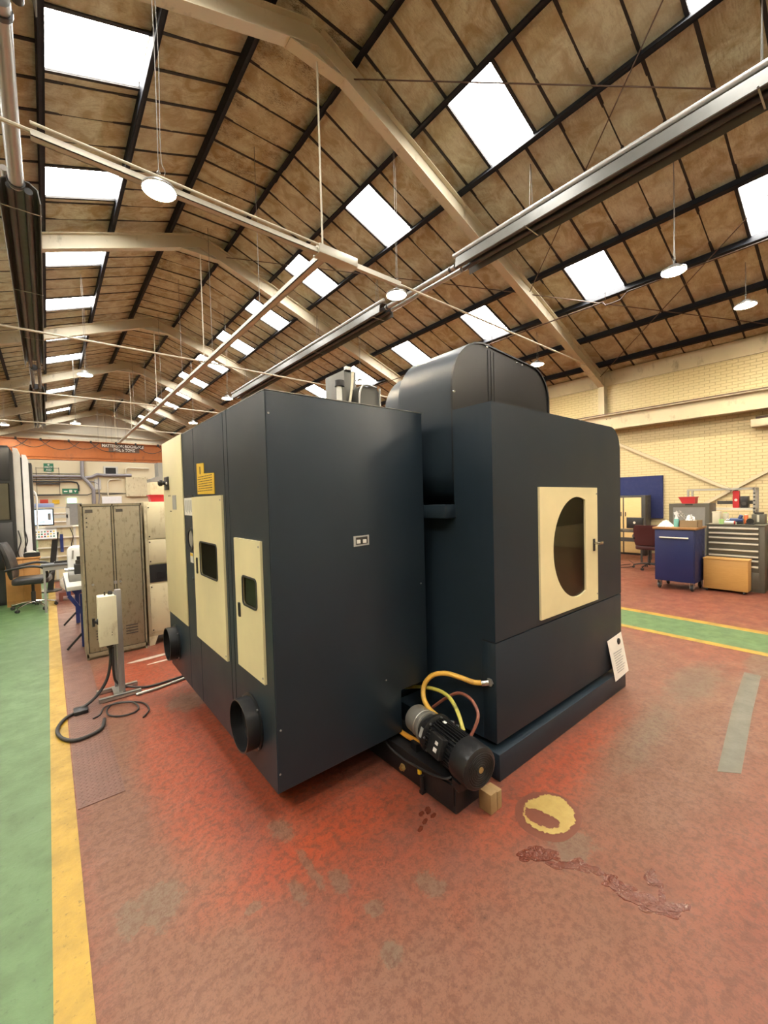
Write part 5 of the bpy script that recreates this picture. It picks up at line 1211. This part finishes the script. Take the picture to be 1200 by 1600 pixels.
mat('orange_plastic', (0.60, 0.14, 0.03), 0.4)
mat('tool_blue', (0.03, 0.06, 0.18), 0.4)

bcab = thing('blue_tool_cabinet', 'blue tool cabinet on casters with a brown wooden top', 'cabinet', (8.85, 2.38, 0))
MB().box(8.55, 9.14, 2.085, 2.69, 0.15, 1.075).build('body', 'cab_blue', bcab, bevel=0.006)
MB().box(8.528, 8.55, 2.10, 2.675, 0.155, 1.06).build('door', 'cab_blue', bcab, bevel=0.004)
MB().box(8.51, 9.16, 2.06, 2.715, 1.075, 1.11).build('worktop', 'top_wood', bcab, bevel=0.004)
hb = MB().cyl((8.495, 2.17, 0.93), (8.495, 2.60, 0.93), 0.014, 10)
for y in (2.185, 2.585): hb.cyl((8.495, y, 0.93), (8.53, y, 0.93), 0.010, 8)
hb.build('push_handle', 'handle_white', bcab)
MB().box(9.0, 9.02, 2.075, 2.085, 0.60, 0.68).build('side_catch', 'chrome', bcab, smooth=False)
for x in (8.60, 9.07):
    for y in (2.14, 2.63):
        c_ = MB().lathe([(0.048, -0.018), (0.056, -0.012), (0.056, 0.012), (0.048, 0.018)], (x, y, 0.056), (0, 1, 0), 18).build('caster', 'chair_black', bcab)
        MB().box(x-0.03, x+0.03, y-0.03, y-0.022, 0.05, 0.15).box(x-0.03, x+0.03, y+0.022, y+0.03, 0.05, 0.15).box(x-0.035, x+0.035, y-0.035, y+0.035, 0.142, 0.15).build('caster_fork', 'galv', c_, smooth=False)

dcab = thing('drawer_cabinet', 'grey steel drawer cabinet with pale strip handles right of the blue cabinet', 'cabinet', (9.55, 1.69, 0))
MB().box(9.21, 9.90, 1.295, 2.075, 0.0, 1.13).build('carcass', 'drawer_grey', dcab, bevel=0.006)
zs = [1.105, 1.015, 0.935, 0.84, 0.725, 0.625, 0.555, 0.455, 0.335, 0.05]
for z1, z0 in zip(zs, zs[1:]):
    d = MB().box(9.192, 9.21, 1.36, 2.045, z0+0.006, z1).build('drawer', 'drawer_grey', dcab, bevel=0.002)
    if z0 > 0.1: MB().box(9.170, 9.192, 1.37, 2.035, z1-0.040, z1-0.012).build('strip_handle', 'handle_white', d, bevel=0.003)
MB().box(9.19, 9.92, 1.285, 2.085, 1.13, 1.142).build('top_mat', 'drawer_grey', dcab, smooth=False)

wbx2 = thing('wooden_pedestal', 'low oak-veneer box on small casters in front of the grey drawers', 'pedestal', (8.99, 1.80, 0))
MB().box(8.875, 9.13, 1.45, 2.045, 0.045, 0.555).build('body', 'oak_veneer', wbx2, bevel=0.003)
MB().box(8.865, 9.14, 1.44, 2.055, 0.555, 0.575).build('top', 'oak_veneer', wbx2, bevel=0.003)
for x in (8.90, 9.10):
    for y in (1.50, 2.0): MB().lathe([(0.022, -0.012), (0.0225, 0.012)], (x, y, 0.0225), (0, 1, 0), 12).build('caster', 'chair_black', wbx2)

# things on the blue cabinet
def crumple(name, label, cat, cx, cy, z, rx, ry, h, m, seed):
    rnd = random.Random(seed); mb = MB(); n = 12; vs = []; fs = []
    for i in range(n+1):
        for j in range(n+1):
            u_, v_ = i/n*2-1, j/n*2-1; r = min(1, math.hypot(u_, v_)); edge = max(0, 1-r**2)
            vs.append((cx+u_*rx*(1+rnd.uniform(-.08, .08)), cy+v_*ry*(1+rnd.uniform(-.08, .08)), z+0.004+h*edge*rnd.uniform(0.35, 1.0)))
    N = len(vs); vs += [(x, y, z) for x, y, _ in vs[:N]]; ix = lambda i, j: i*(n+1)+j
    for i in range(n):
        for j in range(n): q = (ix(i, j), ix(i+1, j), ix(i+1, j+1), ix(i, j+1)); fs.append(q); fs.append(tuple(k+N for k in q[::-1]))
    ring = [ix(i, 0) for i in range(n+1)]+[ix(n, j) for j in range(1, n+1)]+[ix(i, n) for i in range(n-1, -1, -1)]+[ix(0, j) for j in range(n-1, 0, -1)]
    for k in range(len(ring)): fs.append((ring[k], ring[(k+1) % len(ring)], ring[(k+1) % len(ring)]+N, ring[k]+N))
    o = mb.add(vs, fs).build(name, m, angle=25); return tag(o, label, cat)
crumple('crumpled_cloth', 'crumpled white cloth on the left of the blue cabinet top', 'cloth', 8.80, 2.585, 1.11, 0.14, 0.115, 0.13, 'cloth_white', 3)
sb = thing('spray_bottle', 'white spray bottle with aqua base on the blue cabinet', 'bottle', (8.72, 2.40, 1.11))
MB().lathe([(0.038, 0), (0.040, 0.02), (0.040, 0.11), (0.030, 0.15), (0.015, 0.18), (0.015, 0.20)], (8.72, 2.40, 1.11), (0, 0, 1), 16).build('bottle_body', 'bottle_aqua', sb)
MB().lathe([(0.033, 0.115), (0.030, 0.15), (0.016, 0.18), (0.018, 0.23)], (8.719, 2.40, 1.112), (0, 0, 1), 16).build('bottle_neck', 'white_plastic', sb)
MB().prism([(2.37, 1.335), (2.43, 1.325), (2.44, 1.37), (2.39, 1.385)], 'yz', 8.705, 8.735).bar((8.72, 2.375, 1.33), (8.72, 2.36, 1.29), 0.012, 0.008).build('trigger_head', 'white_plastic', sb)
cb = thing('cardboard_tray', 'brown cardboard tray of crumpled foil on the blue cabinet', 'box', (8.80, 2.2, 1.11))
MB().box(8.66, 8.95, 2.075, 2.345, 1.11, 1.116).box(8.66, 8.668, 2.075, 2.345, 1.11, 1.23).box(8.942, 8.95, 2.075, 2.345, 1.11, 1.23).box(8.66, 8.95, 2.075, 2.083, 1.11, 1.23).box(8.66, 8.95, 2.337, 2.345, 1.11, 1.23).build('tray', 'cardboard', cb, smooth=False)
crumple('crumpled_foil', 'crumpled silver foil heaped in the cardboard tray', 'foil', 8.805, 2.21, 1.125, 0.125, 0.115, 0.24, 'foil', 8)
tag(MB().bar((8.75, 2.42, 1.40), (8.80, 2.28, 1.24), 0.03, 0.02).bar((8.74, 2.36, 1.40), (8.78, 2.26, 1.27), 0.03, 0.02).build('foil_strip', 'foil', smooth=False), 'bent strips of foil sticking up by the spray bottle', 'foil')

# things on the drawer cabinet
ZT2 = 1.142
def tin(name, label, cat, x, y, r, h, m, m2=None):
    t = thing(name, label, cat, (x, y, ZT2))
    MB().lathe([(r, 0), (r, h*0.9), (r*0.92, h*0.92)], (x, y, ZT2), (0, 0, 1), 18).build('can_body', m, t); MB().lathe([(r*0.6, h*0.92), (r*0.6, h)], (x, y, ZT2), (0, 0, 1), 14).build('cap', m2 or m, t)
bxw = thing('white_carton', 'tall off-white carton at the left on the drawer cabinet', 'carton', (9.45, 1.97, ZT2)); MB().box(9.38, 9.52, 1.92, 2.03, ZT2, ZT2+0.20).build('carton_body', 'tin_cream', bxw, bevel=0.003); MB().box(9.375, 9.525, 1.915, 2.035, ZT2+0.195, ZT2+0.215).build('lid', 'tin_cream', bxw, smooth=False)
tin('cream_tin', 'cream tin beside the tall white carton', 'tin', 9.50, 1.86, 0.045, 0.20, 'tin_cream', 'lime')
lc = thing('lime_cup', 'lime green cup in front of the cream tin', 'cup', (9.32, 1.885, ZT2)); MB().lathe([(0.032, 0), (0.040, 0.085), (0.036, 0.085), (0.030, 0.006)], (9.32, 1.885, ZT2), (0, 0, 1), 16, cap1=False).build('cup_body', 'lime', lc); MB().lathe([(0.030, 0.006), (0.030, 0.009)], (9.32, 1.885, ZT2), (0, 0, 1), 14).build('cup_base', 'lime', lc)
pd = thing('cordless_drill', 'dark blue cordless drill lying on the drawer cabinet', 'drill', (9.4, 1.70, ZT2))
MB().cyl((9.4, 1.60, ZT2+0.07), (9.4, 1.78, ZT2+0.07), 0.034, 14).build('motor_housing', 'tool_blue', pd); MB().bar((9.4, 1.66, ZT2+0.06), (9.38, 1.62, ZT2+0.16), 0.035, 0.05).build('grip', 'tool_blue', pd, bevel=0.006); MB().cyl((9.4, 1.78, ZT2+0.07), (9.4, 1.83, ZT2+0.07), 0.018, 12).build('chuck', 'chrome', pd); MB().box(9.36, 9.44, 1.60, 1.68, ZT2, ZT2+0.04).build('battery', 'black_plastic', pd, bevel=0.004)
wr_ = thing('paper_roll', 'white paper roll with red ends on the drawer cabinet', 'roll', (9.27, 1.76, ZT2)); MB().cyl((9.27, 1.70, ZT2+0.03), (9.27, 1.83, ZT2+0.03), 0.030, 16).build('roll', 'cloth_white', wr_); MB().cyl((9.27, 1.685, ZT2+0.03), (9.27, 1.70, ZT2+0.03), 0.031, 16).build('end_band', 'red_plastic', wr_)
tin('orange_can', 'orange aerosol can on the drawer cabinet', 'can', 9.42, 1.565, 0.030, 0.17, 'orange_plastic', 'white_plastic')
tp_ = thing('tape_dispenser', 'black tape dispenser beside the orange can', 'dispenser', (9.33, 1.50, ZT2)); MB().lathe([(0.05, -0.02), (0.05, 0.02)], (9.33, 1.50, ZT2+0.055), (1, 0.3, 0), 18).build('tape_reel', 'black_plastic', tp_); MB().box(9.30, 9.36, 1.44, 1.56, ZT2, ZT2+0.02).build('dispenser_base', 'black_plastic', tp_, bevel=0.003)
gb = thing('steel_gauge_box', 'dark steel gauge box at the right end of the drawer cabinet', 'box', (9.55, 1.41, ZT2)); MB().box(9.46, 9.66, 1.33, 1.50, ZT2, ZT2+0.17).build('case', 'drawer_grey', gb, bevel=0.005); MB().box(9.50, 9.62, 1.36, 1.47, ZT2+0.17, ZT2+0.20).build('lid_grip', 'dark_frame', gb, smooth=False); MB().box(9.455, 9.46, 1.40, 1.43, ZT2+0.04, ZT2+0.16).build('scale_plate', 'handle_white', gb, smooth=False)
# fuller workbench at the very edge
wbn = thing('workbench', 'grey workbench end with red tray at the right picture edge', 'bench', (9.9, 0.85, 0))
MB().box(9.35, 10.2, 0.35, 1.24, 0.90, 0.95).build('bench_top', 'light_grey', wbn, smooth=False)
for x in (9.38, 10.12):
    for y in (0.38, 1.16): MB().box(x, x+0.05, y, y+0.05, 0, 0.90).build('leg', 'drawer_grey', wbn, smooth=False)
MB().box(9.38, 10.15, 0.4, 1.2, 0.40, 0.43).build('shelf', 'drawer_grey', wbn, smooth=False)
rtb = thing('red_tray', 'shallow red tray on the workbench at the right edge', 'tray', (9.6, 1.05, 0.95)); MB().prism([(0.95, 0.95), (1.20, 0.95), (1.23, 1.05), (0.92, 1.05)], 'yz', 9.45, 9.75).build('tray_body', 'red_plastic', rtb, smooth=False); MB().box(9.43, 9.77, 0.91, 1.235, 1.04, 1.055).build('rim', 'red_plastic', rtb, smooth=False)

# grey cupboard and slotted rack by the wall
gu = thing('grey_cupboard', 'grey steel cupboard with framed back standing behind the blue cabinet', 'cupboard', (11.3, 2.8, 0))
MB().box(11.02, 11.55, 2.43, 3.17, 0.0, 1.46).build('carcass', 'drawer_grey', gu, bevel=0.005)
MB().plate_hole([(2.43, 0.02), (3.17, 0.02), (3.17, 1.465), (2.43, 1.465)], [[(2.50, 0.1), (3.10, 0.1), (3.10, 1.39), (2.50, 1.39)]], 'yz', 11.0, 11.02).build('door_frame', 'drawer_grey', gu, smooth=False)
MB().box(11.008, 11.02, 2.505, 3.095, 0.105, 1.385).build('door_panel', 'mid_grey', gu, smooth=False)
MB().box(10.99, 11.0, 2.72, 2.86, 1.43, 1.455).build('handle', 'ink_black', gu, smooth=False)
rbn = thing('red_parts_bin', 'red plastic parts bin on top of the grey cupboard', 'bin', (11.15, 2.84, 1.465))
MB().prism([(2.70, 1.465), (2.93, 1.465), (3.00, 1.61), (2.69, 1.61)], 'yz', 11.04, 11.28).build('bin_body', 'red_plastic', rbn, smooth=False)
MB().box(11.03, 11.29, 2.68, 3.01, 1.60, 1.615).build('rim', 'red_plastic', rbn, smooth=False)
rk = thing('slotted_rack', 'bare slotted-angle rack frame by the right wall', 'rack', (11.6, 2.4, 0))
for y in (1.80, 2.97):
    for x in (11.62, 11.95): MB().box(x, x+0.04, y-0.02, y+0.02, 0, 1.78).build('upright', 'galv', rk, smooth=False)
for x in (11.62, 11.95): MB().box(x, x+0.035, 1.80, 2.97, 1.74, 1.785).build('top_bar', 'galv', rk, smooth=False)
for y in (1.80, 2.97): MB().box(11.64, 11.97, y-0.018, y+0.018, 1.745, 1.78).build('end_bar', 'galv', rk, smooth=False)
MB().box(11.62, 12.0, 1.8, 2.97, 1.30, 1.345).build('shelf', 'handle_white', rk, smooth=False)
MB().box(11.62, 12.0, 1.8, 2.97, 0.70, 0.74).build('shelf', 'drawer_grey', rk, smooth=False)
MB().box(11.98, 12.0, 1.8, 2.5, 1.42, 1.50).build('back_rail', 'dark_frame', rk, smooth=False)
slots = MB()
for k in range(16): slots.box(11.612, 11.621, 1.785, 1.815, 0.45+0.08*k, 0.475+0.08*k)
slots.build('slot_marks', 'ink_black', rk, smooth=False)
rc_ = thing('red_canister', 'red canister on the slotted rack shelf', 'canister', (11.75, 2.11, 1.345)); MB().prism(rrect(2.06, 2.17, 1.345, 1.72, 0.02), 'yz', 11.70, 11.80).build('body', 'red_plastic', rc_); MB().box(11.72, 11.78, 2.09, 2.14, 1.72, 1.735).build('cap', 'dark_frame', rc_, smooth=False); MB().lathe([(0.028, 0), (0.028, 0.003)], (11.70, 2.115, 1.52), (-1, 0, 0), 14).build('badge', 'sticker_white', rc_)
sp_ = thing('black_speaker', 'black box speaker beside the red canister', 'speaker', (11.75, 1.98, 1.345)); MB().box(11.68, 11.85, 1.91, 2.04, 1.345, 1.60).build('cabinet', 'black_plastic', sp_, bevel=0.006); MB().lathe([(0.045, 0), (0.04, 0.006)], (11.68, 1.975, 1.44), (-1, 0, 0), 16).build('cone', 'dark_frame', sp_)

# desk corner behind the maroon chair
ds = thing('computer_desk', 'dark-legged computer desk in front of the beech cupboard', 'desk', (11.6, 4.2, 0))
MB().box(11.35, 12.1, 3.80, 5.0, 0.74, 0.77).build('desktop', 'dark_frame', ds, bevel=0.004)
for x in (11.40, 12.03):
    for y in (3.86, 4.92): MB().box(x, x+0.04, y, y+0.04, 0, 0.74).build('leg', 'dark_frame', ds, smooth=False)
MB().box(11.40, 11.44, 3.9, 4.92, 0.50, 0.60).build('modesty_bar', 'dark_frame', ds, smooth=False)
mn = thing('computer_monitor', 'black computer monitor seen from behind on the desk', 'monitor', (11.55, 4.06, 0.77))
MB().box(11.49, 11.52, 3.88, 4.25, 0.84, 1.10).build('rear_shell', 'black_plastic', mn, bevel=0.008); MB().box(11.52, 11.545, 3.87, 4.26, 0.83, 1.11).build('bezel', 'black_plastic', mn, bevel=0.004)
MB().box(11.51, 11.53, 4.03, 4.10, 0.78, 0.86).box(11.44, 11.62, 3.96, 4.16, 0.77, 0.782).build('stand', 'black_plastic', mn, smooth=False); MB().lathe([(0.03, 0), (0.03, 0.002)], (11.49, 4.065, 0.98), (-1, 0, 0), 14).build('logo_disc', 'handle_white', mn)
tag(MB().box(11.40, 11.55, 4.35, 4.75, 0.77, 0.79).build('keyboard', 'black_plastic', bevel=0.003), 'black keyboard on the computer desk', 'keyboard')
bcp = thing('beech_cupboard', 'dark-framed cupboard with two beech doors against the right wall', 'cupboard', (12.8, 4.6, 0))
MB().box(12.62, 13.05, 4.19, 5.25, 0.0, 1.66).build('carcass', 'dark_frame', bcp, bevel=0.004)
for y0, y1 in ((4.285, 4.72), (4.755, 5.19)):
    d = MB().box(12.60, 12.62, y0, y1, 0.06, 1.60).build('door', 'beech', bcp, bevel=0.002); MB().box(12.585, 12.60, y1-0.05 if y0 < 4.5 else y0+0.03, y1-0.03 if y0 < 4.5 else y0+0.05, 1.08, 1.20).build('door_handle', 'ink_black', d, smooth=False)
bb_ = thing('blue_board', 'large blue felt board fixed to the right brick wall', 'board', (13.25, 4.8, 1.0))
MB().box(13.225, 13.285, 3.98, 5.36, 1.02, 2.18).build('felt', 'board_blue', bb_, bevel=0.004)
MB().box(13.222, 13.288, 3.96, 3.985, 1.0, 2.2).box(13.222, 13.288, 5.355, 5.38, 1.0, 2.2).box(13.222, 13.288, 3.96, 5.38, 2.175, 2.2).box(13.222, 13.288, 3.96, 5.38, 1.0, 1.025).build('edge_strip', 'board_blue', bb_, smooth=False)
cable('floor_lead', 'black lead trailing on the floor below the computer desk', [(10.9, 3.95, 0.008), (10.6, 4.05, 0.008), (10.3, 3.95, 0.008), (10.5, 3.8, 0.008), (10.9, 3.85, 0.008), (11.5, 4.2, 0.008)], 0.007, 'rubber_black', 6)
